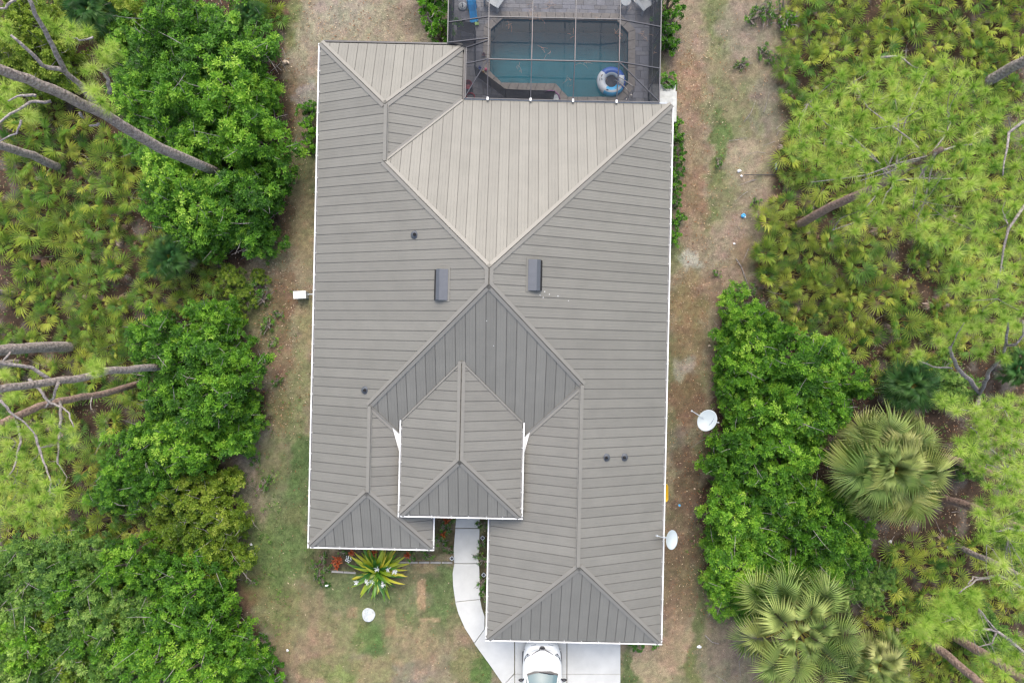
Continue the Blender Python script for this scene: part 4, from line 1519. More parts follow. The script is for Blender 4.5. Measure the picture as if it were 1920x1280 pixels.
# ------------------------------------------------------------------ dishes, boxes, small things
def dish(c, face_n, roll, a, b, label, pole_top, foot, arm_end, marks):
    """Oval dish centred at c, looking along face_n."""
    base = Vector(foot)
    t = thing('satellite_dish', label, 'satellite dish', base)
    n = Vector(face_n).normalized()
    x = Vector((math.cos(roll), math.sin(roll), 0))
    x = (x - n * x.dot(n)).normalized()
    y = n.cross(x)
    M = Matrix((x, y, n)).transposed()
    c = Vector(c) - base
    mb = MB()
    prof = [(0.001, 0), (.35, .012), (.7, .045), (.93, .08), (1.0, .09), (1.0, .075), (.7, .03), (.001, -.012)]
    nn = 32
    vs, fs = [], []
    for r, h in prof:
        for k in range(nn):
            q = 2 * math.pi * k / nn
            vs.append(c + M @ Vector((a * r * math.cos(q), b * r * math.sin(q), h)))
    for i in range(len(prof) - 1):
        for k in range(nn):
            p, q = i * nn + k, i * nn + (k + 1) % nn
            fs.append((p, q, q + nn, p + nn))
    mb.add(vs, fs).build('reflector', [M_DISH], t, True)
    back = c - n * .05
    MB().tube([back, Vector(pole_top) - base, Vector((0, 0, 0))] if (Vector(pole_top) - base).length > .05 else [back, Vector((0, 0, 0))], .03, 8).build('mast', [M_GREYST], t)
    e = Vector(arm_end) - base
    s0 = c + (e - c).normalized() * min(a, b) * .5 - n * .06
    MB().tube([s0, e], .018, 6).build('feed_arm', [M_PLASTIC], t)
    MB().obox(e + n * .02, (.075, .05, .09), M).build('feed_horn', [M_GREYST], t)
    for (mx, my, w, h) in marks:
        MB().obox(c + M @ Vector((mx, my, .012 + .06 * ((mx / a) ** 2 + (my / b) ** 2))), (w, h, .006), M).build('print_mark', [M_MARK], t)
    return t


zc = 1.55
c = W(1326, 788, zc)
ft = W(1330, 786, 0)
# long axis of the oval runs up and to the right in the photograph
dish(c, (-.30, .12, .95), math.radians(58), .50, .405, 'pale satellite dish on its own pole in the yard by the shrubs', (ft.x + .05, ft.y, 1.3), ft, W(1297, 770, zc + .25),
     [(.30, -.19, .07, .035), (.21, -.215, .07, .035), (.11, -.21, .1, .03), (.0, -.2, .11, .022), (-.10, -.175, .1, .018)])
zc = 2.75
c = W(1257.5, 1011, zc)
ft = W(1237, 1006, 2.55)
dish(c, (.42, .12, .9), math.radians(78), .41, .30, 'pale oval satellite dish fixed to the roof edge near the garage', (ft.x + .3, ft.y, 2.62), ft, W(1231, 1003.5, 3.1), [])

c = W(568.5, 554, 0)
t = thing('utility_box', 'plain white rectangular utility box standing by the house wall', 'utility box', c, D(3))
MB().box(-.27, .27, -.155, .155, 0, .52).build('cabinet', [M_PLASTIC], t)
MB().box(-.29, .29, -.175, .175, .522, .56).build('lid', [M_WHITE], t)
MB().bar((.28, .02, .3), (.72, .02, .3), .05, .05).build('conduit', [M_GREYST], t)
c = W(1246, 920, 0)
t = thing('plastic_tub', 'yellow plastic tub half hidden under the roof edge', 'tub', c)
mb = MB()
out = [(.2 * max(-1, min(1, 1.3 * math.cos(a))), .42 * max(-1, min(1, 1.2 * math.sin(a)))) for a in [2 * math.pi * k / 20 for k in range(20)]]
z_ = .42
n_ = len(out)
vs = [(x * .85, y * .9, 0) for x, y in out] + [(x, y, z_) for x, y in out] + [(x * .86, y * .93, z_) for x, y in out] + [(x * .7, y * .8, .05) for x, y in out]
fs = [(r * n_ + k, r * n_ + (k + 1) % n_, (r + 1) * n_ + (k + 1) % n_, (r + 1) * n_ + k) for r in range(3) for k in range(n_)]
fs += [tuple(range(n_))[::-1], tuple(3 * n_ + k for k in range(n_))]
mb.add(vs, fs).build('tub', [M_YEL], t, True)
for s in (-1, 1):
    MB().tube([(-.06, s * .42, .36), (-.06, s * .47, .4), (.06, s * .47, .4), (.06, s * .42, .36)], .014, 6).build('handle', [M_YEL], t)
t.location.x = 7.03

c = W(691, 1152, 0)
out = []
for k in range(22):
    a = 2 * math.pi * k / 22
    r = .31 * (1 + .03 * math.sin(3 * a + 1) + rnd.uniform(-.025, .025))
    out.append((r * math.cos(a), r * math.sin(a) * 1.06))
t = thing('tank_lid', 'round worn white concrete lid set in the front lawn', 'tank lid', (c.x, c.y, -.01))
MB().prism(out, -.03, .035, bev=.02).build('lid', [paint('worn_white', (0.48, 0.51, 0.51), rough=0.9, var=0.2, scale=7, bump=0.4, bscale=30)], t)

M_EDGE = paint('edging_concrete', (0.30, 0.29, 0.27), rough=.9, var=.2, scale=6)
# garden kerbs and lights
for i, (u0, v0, u1, v1, lab) in enumerate(((742, 1053, 849, 1053.5, 'thin pale concrete garden edging between the strap plant and the walk'), (622, 1070, 668, 1073, 'short pale garden edging below the red bromeliad'))):
    a, b = W(u0, v0), W(u1, v1)
    t = thing('garden_edging', lab, 'edging', a)
    k = max(2, round((b - a).length / .5))
    for j in range(k):
        p, q = a.lerp(b, j / k + .01), a.lerp(b, (j + 1) / k - .01)
        MB(a).bar(p + Vector((0, 0, .03)), q + Vector((0, 0, .03 + rnd.uniform(-.008, .008))), .075, .09).build('edging_block', [M_EDGE], t)
for u, v, lab in ((848.5, 1042, 'square path light left of the walk'), (905.5, 1004, 'square path light right of the walk nearest the entry'), (907.5, 1072.5, 'square path light right of the walk nearest the garage corner')):
    c = W(u, v, 0)
    t = thing('path_light', lab, 'path light', c, D(45), 'path lights along the walk')
    MB().tube([(0, 0, 0), (0, 0, .3)], .012, 6).build('stake', [M_CARDK], t)
    mb = MB()
    for a_, b_ in (((-.07, -.07), (.07, -.07)), ((.07, -.07), (.07, .07)), ((.07, .07), (-.07, .07)), ((-.07, .07), (-.07, -.07))):
        mb.bar((*a_, .34), (*b_, .34), .025, .03)
    mb.build('rim', [M_PLASTIC], t)
    MB().box(-.056, .056, -.056, .056, .30, .335).build('solar_cell', [M_CARDK], t)

# litter: crumpled scraps
M_SCRAP = paint('paper_scrap', (0.72, 0.72, 0.74), rough=0.8, var=0.1)
M_SCRAPB = paint('blue_scrap', (0.08, 0.36, 0.66), rough=0.5, var=0.3, scale=12)
M_TANS = paint('tan_stone', (0.60, 0.48, 0.36), rough=0.9, var=0.1)
def scrap(u, v, r, m, name, label, cat, h=.5):
    c = W(u, v, 0)
    k = 9
    vs = []
    for i in range(k):
        a = 2 * math.pi * i / k
        q = r * rnd.uniform(.55, 1.15)
        vs.append((q * math.cos(a), q * math.sin(a) * .8, rnd.uniform(.0, .35) * r * h))
    for i in range(k):
        vs.append((vs[i][0] * .55, vs[i][1] * .55, rnd.uniform(.5, 1.1) * r * h))
    vs.append((0, 0, r * h * .6))
    fs = [(i, (i + 1) % k, k + (i + 1) % k, k + i) for i in range(k)] + [(k + i, k + (i + 1) % k, 2 * k) for i in range(k)]
    o = MB().add(vs, fs).build(name, [m])
    o.location = (c.x, c.y, .015)
    tag(o, label, cat)


scrap(1385.5, 321, .12, M_SCRAP, 'paper_scrap', 'larger of two white scraps by the dark pole on the tan strip', 'litter')
scrap(1390, 330, .07, M_SCRAP, 'paper_scrap', 'tiny white scrap at the tip of the dark pole', 'litter')
scrap(1393, 404, .14, M_SCRAPB, 'plastic_bag', 'blue plastic bag on the tan strip', 'litter')
scrap(1396.5, 407, .07, M_SCRAP, 'paper_scrap', 'white scrap touching the blue plastic bag', 'litter')
scrap(1377, 457, .07, M_SCRAP, 'paper_scrap', 'small white scrap below the blue plastic bag', 'litter')
scrap(537, 117, .17, M_TANS, 'stone', 'tan stone beside the thicket near the far roof corner', 'stone', .5)
scrap(1311, 1211, .13, M_SCRAP, 'paper_scrap', 'cream scrap in the green strip near the fan palms', 'litter')
scrap(1330, 648, .08, M_TANS, 'stone', 'small pale stone by the shrubs on the tan strip', 'stone')
scrap(1273.5, 947, .07, M_SCRAPB, 'plastic_scrap', 'small blue scrap below the yellow tub', 'litter')
scrap(539, 1218, .08, M_SCRAP, 'paper_scrap', 'white scrap at the lawn edge low in the frame', 'litter')
scrap(471, 1020, .08, M_SCRAP, 'paper_scrap', 'white scrap beside the flowering olive shrubs', 'litter')
scrap(1669, 1014, .12, M_SCRAP, 'paper_scrap', 'larger white scrap on the dark soil under the big fan palm', 'litter')
scrap(1692, 1023, .11, M_SCRAP, 'paper_scrap', 'bluish white scrap on the dark soil between the two fan palms', 'litter')
scrap(1780, 1025, .13, paint('lilac_scrap', (0.5, 0.45, 0.62), rough=0.6, var=0.3, scale=10), 'plastic_bag', 'lilac plastic bag on the dark soil beside the slim pine trunk', 'litter')
scrap(1302, 916, .06, M_TANS, 'stone', 'small tan stone right of the yellow tub', 'stone')
a, b = W(1395, 328, .05), W(1456, 328, .05)
o = MB(a).tube([a, b], .02, 6).build('dark_pole', [M_CARDK])
o.location = a
tag(o, 'thin dark pole lying across the tan strip', 'pole')
a, b = W(1455, 305, .06), W(1455, 316, .06)
t = thing('white_canister', 'short white canister lying at the thicket edge', 'canister', a)
MB(a).tube([a, b], [.045, .045], 10).build('body', [M_PLASTIC], t)
MB(a).tube([b, b + Vector((0, -.05, 0))], [.05, .05], 10).build('cap', [M_NAVY], t)
for pts, lab in (([(1380, 485), (1390, 500), (1397, 520), (1402, 532)], 'long grey fallen stick on the tan strip'), ([(1322, 1190), (1335, 1203), (1347, 1206)], 'forked pale fallen stick near the lower fan palm')):
    P = [W(u, v, .04) for u, v in pts]
    o = MB(P[0]).tube(P, [.022] * len(P), 5).build('fallen_stick', [M_BRANCH])
    o.location = P[0]
    tag(o, lab, 'stick')
# ------------------------------------------------------------------ plants
LABELLED = []      # (object, x px, y px, kind phrase, group) - labels are written at the end from where things really stand


def unit(v):
    return v / np.maximum(np.linalg.norm(v, axis=-1, keepdims=True), 1e-9)


def leaf_tris(base, axis, nrm, length, width, fold=.25):
    """Folded kite leaves: two triangles each."""
    n = len(base)
    side = unit(np.cross(axis, nrm))
    up = unit(np.cross(side, axis))
    mid = base + axis * (length * .5)[:, None]
    a = mid + side * (width * .5)[:, None] + up * (width * fold)[:, None]
    b = mid - side * (width * .5)[:, None] + up * (width * fold)[:, None]
    tip = base + axis * length[:, None]
    V = np.stack([base, a, tip, b], 1).reshape(-1, 3)
    i = np.arange(n) * 4
    F = np.concatenate([np.stack([i, i + 1, i + 2], 1), np.stack([i, i + 2, i + 3], 1)])
    return V, F


def rosettes(P, Nn, k, rs, L, Wd, tint, spread=(.25, .95)):
    """k leaves round every shoot tip P with direction Nn."""
    m = len(P)
    P2, N2_ = np.repeat(P, k, 0), np.repeat(Nn, k, 0)
    ref = np.where(np.abs(N2_[:, 2:3]) < .9, np.array([[0, 0, 1.]]), np.array([[1., 0, 0]]))
    x = unit(np.cross(ref, N2_))
    y = np.cross(N2_, x)
    az = (np.tile(np.arange(k), m) * 2.4 + np.repeat(rs.rand(m) * 6.28, k) + rs.uniform(-.3, .3, m * k))
    el = rs.uniform(spread[0], spread[1], m * k)
    rad = x * np.cos(az)[:, None] + y * np.sin(az)[:, None]
    ax = unit(rad * np.cos(el)[:, None] + N2_ * np.sin(el)[:, None])
    nr = unit(N2_ * np.cos(el)[:, None] - rad * np.sin(el)[:, None])
    Ls = L * rs.uniform(.7, 1.2, m * k)
    V, F = leaf_tris(P2 + ax * .02, ax, nr, Ls, Wd * rs.uniform(.8, 1.2, m * k))
    T = np.repeat(np.repeat(tint, k) + rs.uniform(-.1, .1, m * k), 4)
    return V, F, T


def crown(seed, Rr, H, nclump, per, k, L, Wd, mat, name='foliage', lumpy=.4, zlow=.08):
    """Shoots in many small uneven sprays spread through a wide, broken crown."""
    rs = np.random.RandomState(seed)
    ph = rs.uniform(0, 6.28, 3)
    az = rs.uniform(0, 6.28, nclump)
    lobe = 1 + lumpy * (.32 * np.sin(2 * az + ph[0]) + .3 * np.sin(3 * az + ph[1]) + .22 * np.sin(5 * az + ph[2]))
    rr = np.sqrt(rs.rand(nclump)) * lobe * 1.05
    zz = .14 + .80 * rs.rand(nclump) ** .75 * (1 - .3 * np.clip(rr, 0, 1.1) ** 2)
    cen = np.stack([np.cos(az) * rr * Rr, np.sin(az) * rr * Rr, zz * H], 1)
    d = cen
    cr = rs.uniform(.08, .21, len(d)) * Rr
    P, Nn, T = [], [], []
    for c, r in zip(cen, cr):
        m = int(per * (r / (.22 * Rr)) ** 1.5)
        out = unit(c - np.array([0, 0, H * .2]))
        st = np.array([1, 1, .75]) * rs.uniform(.75, 1.35, 3)
        dd = unit(rs.normal(size=(m, 3)) + out * .5 + np.array([0, 0, .6]))
        P.append(c + dd * (r * rs.uniform(.35, 1.15, m))[:, None] * st)
        Nn.append(unit(dd * .55 + np.array([0, 0, 1.0]) + rs.normal(size=(m, 3)) * .28))
        T.append(np.full(m, .33 + rs.uniform(-.3, .3)) + rs.uniform(-.16, .22, m))
    P, Nn, T = np.concatenate(P), np.concatenate(Nn), np.concatenate(T)
    ok = P[:, 2] > zlow
    V, F, Tt = rosettes(P[ok], Nn[ok], k, rs, L, Wd, T[ok], (.05, .75))
    me = np_mesh(name, V, F, mat, tint=Tt)
    return me, cen, cr


def limbs(seed, cen, Rr, H, name='trunk', th=.07):
    """A few stems from the root to the clumps, and bare twig ends poking out."""
    rs = np.random.RandomState(seed)
    mb = MB()
    for c in cen[rs.permutation(len(cen))[:14]]:
        b = Vector((rs.uniform(-.12, .12) * Rr, rs.uniform(-.12, .12) * Rr, -.05))
        c = Vector(c)
        m1 = b.lerp(c, .45) + Vector(rs.uniform(-.1, .1, 3)) * Rr
        m1.z += .12 * H
        mb.tube([b, m1, c], [th, th * .6, th * .25], 5, cap=False)
    for c in cen[rs.permutation(len(cen))[:22]]:
        c = Vector(c)
        e = c + Vector(rs.normal(size=3)) * .33 * Rr
        e.z = max(e.z, c.z) + .22 * Rr
        mb.tube([c, c.lerp(e, .6) + Vector(rs.uniform(-.06, .06, 3)), e], [.016, .012, .005], 4, 1, cap=False)
    return mb.mesh(name, [M_TWIG, M_BRANCH])


def variants(prefix, n, Rr, H, nclump, per, k, L, Wd, mat, seed0, lumpy=.4):
    out = []
    for i in range(n):
        me, cen, cr = crown(seed0 + i, Rr, H, nclump, per, k, L, Wd, mat, lumpy=lumpy)
        out.append((me, limbs(seed0 + 50 + i, cen, Rr, H)))
    return out


V_LEAF = variants('broad', 6, 1.35, 3.0, 170, 18, 6, .148, .056, M_LEAF, 100, lumpy=.7)
V_OLIVE = variants('olive', 3, 1.2, 2.2, 140, 26, 6, .10, .046, M_OLIVE, 200, lumpy=.7)
V_DULL = variants('dull', 4, 1.5, 2.8, 170, 22, 6, .13, .05, M_DULL, 300, lumpy=.8)
V_HEDGE = variants('hedge', 3, .55, 1.1, 26, 18, 6, .09, .045, M_HEDGE, 400)
V_WEED = variants('weed', 3, .4, .34, 16, 9, 5, .085, .03, M_HEDGE, 500, lumpy=.9)


def bush(u, v, r, kind, phrase, group, name='broadleaf_tree', zs=1.0):
    vs, R0_, H0 = {'leaf': (V_LEAF, 1.35, 3.0), 'olive': (V_OLIVE, 1.2, 2.2), 'dull': (V_DULL, 1.5, 2.8), 'hedge': (V_HEDGE, .55, 1.1), 'weed': (V_WEED, .4, .45)}[kind]
    me, st = vs[rnd.randrange(len(vs))]
    s = r / FPX * (CAM_H - 2) / R0_
    h = s * (rnd.uniform(.75, 1.35) if kind in ('leaf', 'olive', 'dull') else rnd.uniform(.85, 1.15)) * zs
    c = W(u, v, H0 * h * .5)
    o = thing(name, None, None, (c.x, c.y, 0), rnd.uniform(0, 6.28), group)
    f = place('foliage', me, o)
    f['kind'] = 'stuff'
    f.scale = (s, s, h)
    t = place('trunk' if name.endswith('tree') else 'stem', st, o)
    t.scale = (s, s, h)
    t['kind'] = 'stuff'
    LABELLED.append((o, u, v, phrase, name.split('_')[-1]))
    return o


G_L, G_R = 'broadleaf trees in the thicket beside the house', 'broadleaf trees along the tan strip'
for u, v, r in [(330, 60, 62), (400, 62, 62), (468, 112, 62), (395, 135, 66), (310, 125, 60), (250, 75, 55), (350, 195, 60), (440, 195, 66), (484, 185, 44), (275, 190, 52), (305, 262, 55),
                (395, 262, 62), (480, 265, 60), (488, 332, 40), (340, 330, 56), (410, 390, 62), (470, 375, 62), (375, 445, 46), (470, 435, 50), (320, 395, 46), (255, 130, 44),
                (310, 640, 54), (375, 668, 66), (428, 640, 40), (438, 705, 52), (325, 735, 54), (400, 755, 66), (464, 775, 36), (300, 815, 52), (365, 830, 56), (435, 810, 44), (245, 880, 54), (300, 900, 44), (215, 925, 40), (405, 600, 38)]:
    bush(u, v, r * .97, 'leaf', 'bright green broadleaf tree', G_L)
for u, v, r in [(372, 1085, 56), (335, 1150, 60), (392, 1165, 54), (452, 1226, 48), (300, 1215, 62), (402, 1105, 36), (385, 1245, 58), (235, 1195, 50), (245, 1060, 48), (470, 1272, 36), (140, 1100, 50), (60, 1200, 52), (180, 1200, 48), (20, 1150, 40), (440, 1062, 0.1), (310, 1075, 46)]:
    if r > 1: bush(u, v, r * .97, 'leaf', 'bright green broadleaf tree', G_L)
for u, v, r in [(345, 925, 46), (405, 955, 46), (425, 1000, 44), (360, 985, 46), (400, 1045, 46), (310, 955, 40), (60, 70, 52), (110, 120, 46), (20, 120, 46), (195, 45, 36), (235, 20, 40), (85, 160, 36), (60, 30, 44), (415, 905, 28), (432, 522, 24), (458, 556, 20), (486, 520, 15), (440, 588, 18), (100, 1160, 46), (30, 1070, 40), (150, 1255, 46), (230, 1140, 40), (90, 1230, 40), (200, 1085, 36)]:
    bush(u, v, r * 1.05, 'olive', 'olive green small leaved shrub', 'olive shrubs in the thicket', 'olive_shrub')
for u, v, r in [(70, 1055, 58), (140, 1100, 66), (50, 1140, 66), (120, 1180, 66), (40, 1225, 66), (180, 1245, 66), (100, 1270, 60), (200, 1140, 58), (10, 1090, 50), (250, 1265, 50), (180, 1055, 46), (20, 1290, 60), (270, 1120, 50)]:
    bush(u, v, r * 1.06, 'dull', 'dull green tangled tree', 'dull green trees low in the thicket')
for u, v, r in [(505, 1255, 30), (525, 1292, 32), (490, 1205, 18), (455, 1172, 16)]:
    bush(u, v, r, 'hedge', 'low yellow green lawn edge shrub', 'low shrubs at the lawn edge', 'low_shrub', .7)
for u, v, r in [(1388, 592, 42), (1372, 640, 40), (1420, 640, 44), (1374, 722, 36), (1405, 690, 52), (1470, 690, 60), (1540, 700, 54), (1455, 765, 62), (1525, 775, 60), (1398, 768, 42), (1360, 872, 40), (1400, 835, 52), (1465, 850, 58),
                (1425, 920, 58), (1376, 968, 54), (1435, 1000, 62), (1500, 930, 54), (1520, 990, 56), (1575, 1000, 46), (1380, 1050, 62), (1455, 1070, 56), (1540, 1060, 46), (1358, 1105, 40), (1405, 1130, 36), (1560, 940, 44), (1590, 720, 38), (1348, 1010, 32), (1600, 1045, 36), (1700, 690, 0.1)]:
    if r > 1: bush(u, v, r * .96, 'leaf', 'bright green broadleaf tree', G_R)
for u, v, r in [(1790, 730, 36), (1760, 700, 30), (1825, 865, 34), (1575, 1105, 36), (1650, 1080, 28), (1625, 1110, 30), (1850, 1185, 40), (1900, 1010, 40)]:
    bush(u, v, r, 'dull', 'dull green tangled tree', 'dull green trees on the palm side')
GH = 'clipped shrubs against the house'
for u, v, r, k in [(577, 205, 17, 1.1), (581, 238, 18, 1.2), (583, 270, 15, 1.), (812, 8, 28, 1.3), (822, 40, 28, 1.3), (826, 68, 20, 1.2), (800, -15, 26, 1.2), (1254, 15, 22, 1.2), (1256, 50, 24, 1.3), (1252, 85, 20, 1.2), (1250, 150, 15, .7), (1262, 158, 9, .6),
                   (1270, 232, 11, 1), (1268, 262, 15, 1.1), (1270, 290, 14, 1.1), (1268, 322, 14, 1.1), (1267, 352, 12, 1), (1266, 380, 12, 1), (1272, 412, 15, 1), (1266, 446, 13, 1), (1195, 1207, 13, .6), (1225, 1208, 9, .5)]:
    bush(u, v, r * 1.1, 'hedge', 'dense green house shrub', GH, 'house_shrub', k)
for u, v, r in [(906, 985, 10), (904, 1020, 9), (905, 1048, 14), (906, 1092, 11), (908, 1118, 11), (836, 985, 13), (826, 1010, 13), (840, 1030, 9), (800, 1040, 12), (770, 1042, 10), (606, 1046, 9), (596, 1076, 9), (612, 1066, 8), (588, 1060, 8), (640, 1036, 7),
                (1390, 120, 12), (1430, 95, 14), (1450, 110, 13), (1410, 30, 18), (1440, 20, 18), (1417, 378, 10), (1350, 300, 10), (1347, 515, 8), (1395, 540, 9), (500, 610, 14), (515, 640, 10), (490, 560, 16), (470, 540, 18), (525, 590, 9), (470, 1090, 9), (603, 1090, 8), (1470, 20, 26), (1408, 545, 12), (505, 480, 12), (520, 715, 10), (480, 860, 12), (498, 905, 12), (455, 830, 14)]:
    bush(u, v, r * 1.05, 'weed', 'small low green weed', 'small weeds and bed plants', 'small_plant', 1.1)


# ---- fan leaves
def fan_mesh(name, seed, n, Rr, pet, mat, t0, t1, droop=.18, span=2.3, tilt=-.55, w=.03, pw=.012, cup=.15):
    """One fan leaf on its stalk: the stalk runs along +x, the blade at its end bends down by tilt."""
    rs = np.random.RandomState(seed)
    th = np.linspace(-span, span, n) + rs.uniform(-.05, .05, n)
    ct, st = math.cos(tilt), math.sin(tilt)
    hub = np.array([pet, 0, 0.])
    L = Rr * (1 - .22 * np.abs(th) / span) * rs.uniform(.88, 1.06, n)
    ax = np.stack([np.cos(th), np.sin(th), cup + rs.uniform(-.08, .08, n)], 1)
    ax = unit(ax)
    side = unit(np.stack([-np.sin(th), np.cos(th), np.zeros(n)], 1))
    B = hub + ax * .02
    ma = ax * (L * .55)[:, None]
    mid = np.stack([np.zeros(n), np.zeros(n), np.full(n, .012)], 1)
    a = hub + ma + side * w * .5 + mid
    b = hub + ma - side * w * .5 + mid
    tip = hub + ax * L[:, None] + np.stack([np.zeros(n), np.zeros(n), -droop * L * rs.uniform(.4, 1.3, n)], 1)
    V = np.stack([B, a, tip, b], 1).reshape(-1, 3)
    D_ = V - hub
    V = hub + np.stack([D_[:, 0] * ct - D_[:, 2] * st, D_[:, 1], D_[:, 0] * st + D_[:, 2] * ct], 1)
    i = np.arange(n) * 4
    F = np.concatenate([np.stack([i, i + 1, i + 2], 1), np.stack([i, i + 2, i + 3], 1)])
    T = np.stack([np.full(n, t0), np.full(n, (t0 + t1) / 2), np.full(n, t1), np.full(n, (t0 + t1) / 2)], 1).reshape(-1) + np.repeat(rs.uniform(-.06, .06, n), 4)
    m = len(V)
    S = np.array([[0, -pw, 0], [0, pw, 0], [pet, pw * .7, 0], [pet, -pw * .7, 0], [0, 0, pw], [pet, 0, pw * .7]])
    V = np.concatenate([V, S])
    FS = np.array([[m, m + 3, m + 5], [m, m + 5, m + 4], [m + 1, m + 4, m + 5], [m + 1, m + 5, m + 2]])
    mi = np.concatenate([np.zeros(len(F)), np.ones(len(FS))])
    return np_mesh(name, V, np.concatenate([F, FS]), [mat, M_STEM], tint=np.concatenate([T, np.full(6, .5)]), mi=mi)


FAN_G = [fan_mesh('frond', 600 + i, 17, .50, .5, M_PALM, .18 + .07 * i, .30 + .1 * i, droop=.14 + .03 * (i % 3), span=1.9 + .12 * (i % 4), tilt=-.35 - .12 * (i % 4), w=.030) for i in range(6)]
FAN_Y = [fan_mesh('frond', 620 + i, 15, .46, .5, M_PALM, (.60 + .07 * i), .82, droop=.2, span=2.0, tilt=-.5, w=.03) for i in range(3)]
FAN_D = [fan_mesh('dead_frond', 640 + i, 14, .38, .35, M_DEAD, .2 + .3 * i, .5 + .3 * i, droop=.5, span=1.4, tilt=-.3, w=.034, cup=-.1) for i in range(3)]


def rot_frond(az, el, roll=0):
    return Matrix.Rotation(az, 4, 'Z') @ Matrix.Rotation(-el, 4, 'Y') @ Matrix.Rotation(roll, 4, 'X')


def palmetto_template(seed, yellow):
    rs = random.Random(seed)
    n = rs.randint(9, 12)
    out = []
    for i in range(n):
        az = i * 2.399 + rs.uniform(-.4, .4)
        el = math.radians(rs.uniform(22, 72))
        r = rs.random()
        me = rs.choice(FAN_Y) if r < yellow else rs.choice(FAN_G)
        s = rs.uniform(.82, 1.2)
        out.append((me, Matrix.Translation((rs.uniform(-.16, .16), rs.uniform(-.16, .16), .08)) @ rot_frond(az, el, rs.uniform(-.5, .5)) @ Matrix.Scale(s, 4)))
    for i in range(rs.choice([1, 2, 3])):
        out.append((rs.choice(FAN_D), Matrix.Translation((0, 0, .16)) @ rot_frond(rs.uniform(0, 6.28), math.radians(rs.uniform(2, 16)), rs.uniform(-.4, .4)) @ Matrix.Scale(rs.uniform(.8, 1.1), 4)))
    return out


TPL = [palmetto_template(700 + i, .10) for i in range(7)] + [palmetto_template(720 + i, .58) for i in range(5)]
PZ_L = [(-40, 190), (110, 185), (230, 250), (285, 330), (300, 430), (390, 440), (420, 500), (400, 575), (330, 600), (250, 640), (240, 700), (270, 770), (240, 840), (180, 880), (200, 950), (270, 1000), (300, 1040), (250, 1050), (130, 1020), (-40, 1010)]
PZ_R = [(1478, -30), (1960, -30), (1960, 660), (1850, 640), (1770, 690), (1700, 720), (1620, 700), (1560, 660), (1490, 620), (1440, 580), (1432, 500), (1446, 400), (1455, 310), (1490, 240), (1480, 150)]
PZ_B = [(1650, 1050), (1760, 1020), (1960, 1040), (1960, 1310), (1660, 1310), (1640, 1180), (1650, 1120)]
PZ_T = [(90, -30), (290, -30), (260, 20), (110, 30)]
PZ_S = [(410, -30), (500, -30), (520, 30), (450, 40)]
HOLES = [(1870, 700, 52, 46), (1640, 590, 34, 20), (1560, 100, 0, 0), (30, 515, 34, 12), (1640, 350, 20, 16), (200, 850, 26, 18), (1560, 105, 22, 12), (1690, 560, 26, 14), (120, 600, 20, 10), (260, 420, 18, 10)]


def in_poly(p, P):
    return float(poly_sd(np.array([p[0]], float), np.array([p[1]], float), P)[0]) > 0


pts = []
zr = random.Random(77)
tries = 0
for Z, sp in ((PZ_R, 37), (PZ_L, 36), (PZ_B, 38), (PZ_T, 36), (PZ_S, 34)):
    x0, x1 = min(p[0] for p in Z), max(p[0] for p in Z)
    y0, y1 = min(p[1] for p in Z), max(p[1] for p in Z)
    miss = 0
    while miss < 260:
        p = (zr.uniform(x0, x1), zr.uniform(y0, y1))
        if not in_poly(p, Z) or any(h[2] and ((p[0] - h[0]) / h[2]) ** 2 + ((p[1] - h[1]) / h[3]) ** 2 < 1 for h in HOLES) or any((p[0] - q[0]) ** 2 + (p[1] - q[1]) ** 2 < sp * sp for q in pts):
            miss += 1
            continue
        miss = 0
        pts.append(p)
zr.shuffle(pts)
pts.sort(key=lambda p: (not (-10 < p[0] < 1930 and -10 < p[1] < 1290)))
pts = pts[:300]
for (u, v) in pts:
    yel = (u > 960 and zr.random() < .75) or (u < 960 and zr.random() < .35)
    tp = TPL[7 + zr.randrange(5)] if yel else TPL[zr.randrange(7)]
    c = W(u, v, .8)
    o = thing('saw_palmetto', None, None, (c.x, c.y, 0), zr.uniform(0, 6.28), 'saw palmettos in the undergrowth')
    s = zr.uniform(.85, 1.25)
    o.scale = (s, s, s * zr.uniform(.9, 1.15))
    for me, M in tp:
        place(me.name.split('.')[0], me, o, M)
    LABELLED.append((o, u, v, 'yellowish saw palmetto' if yel else 'green saw palmetto', 'plant'))


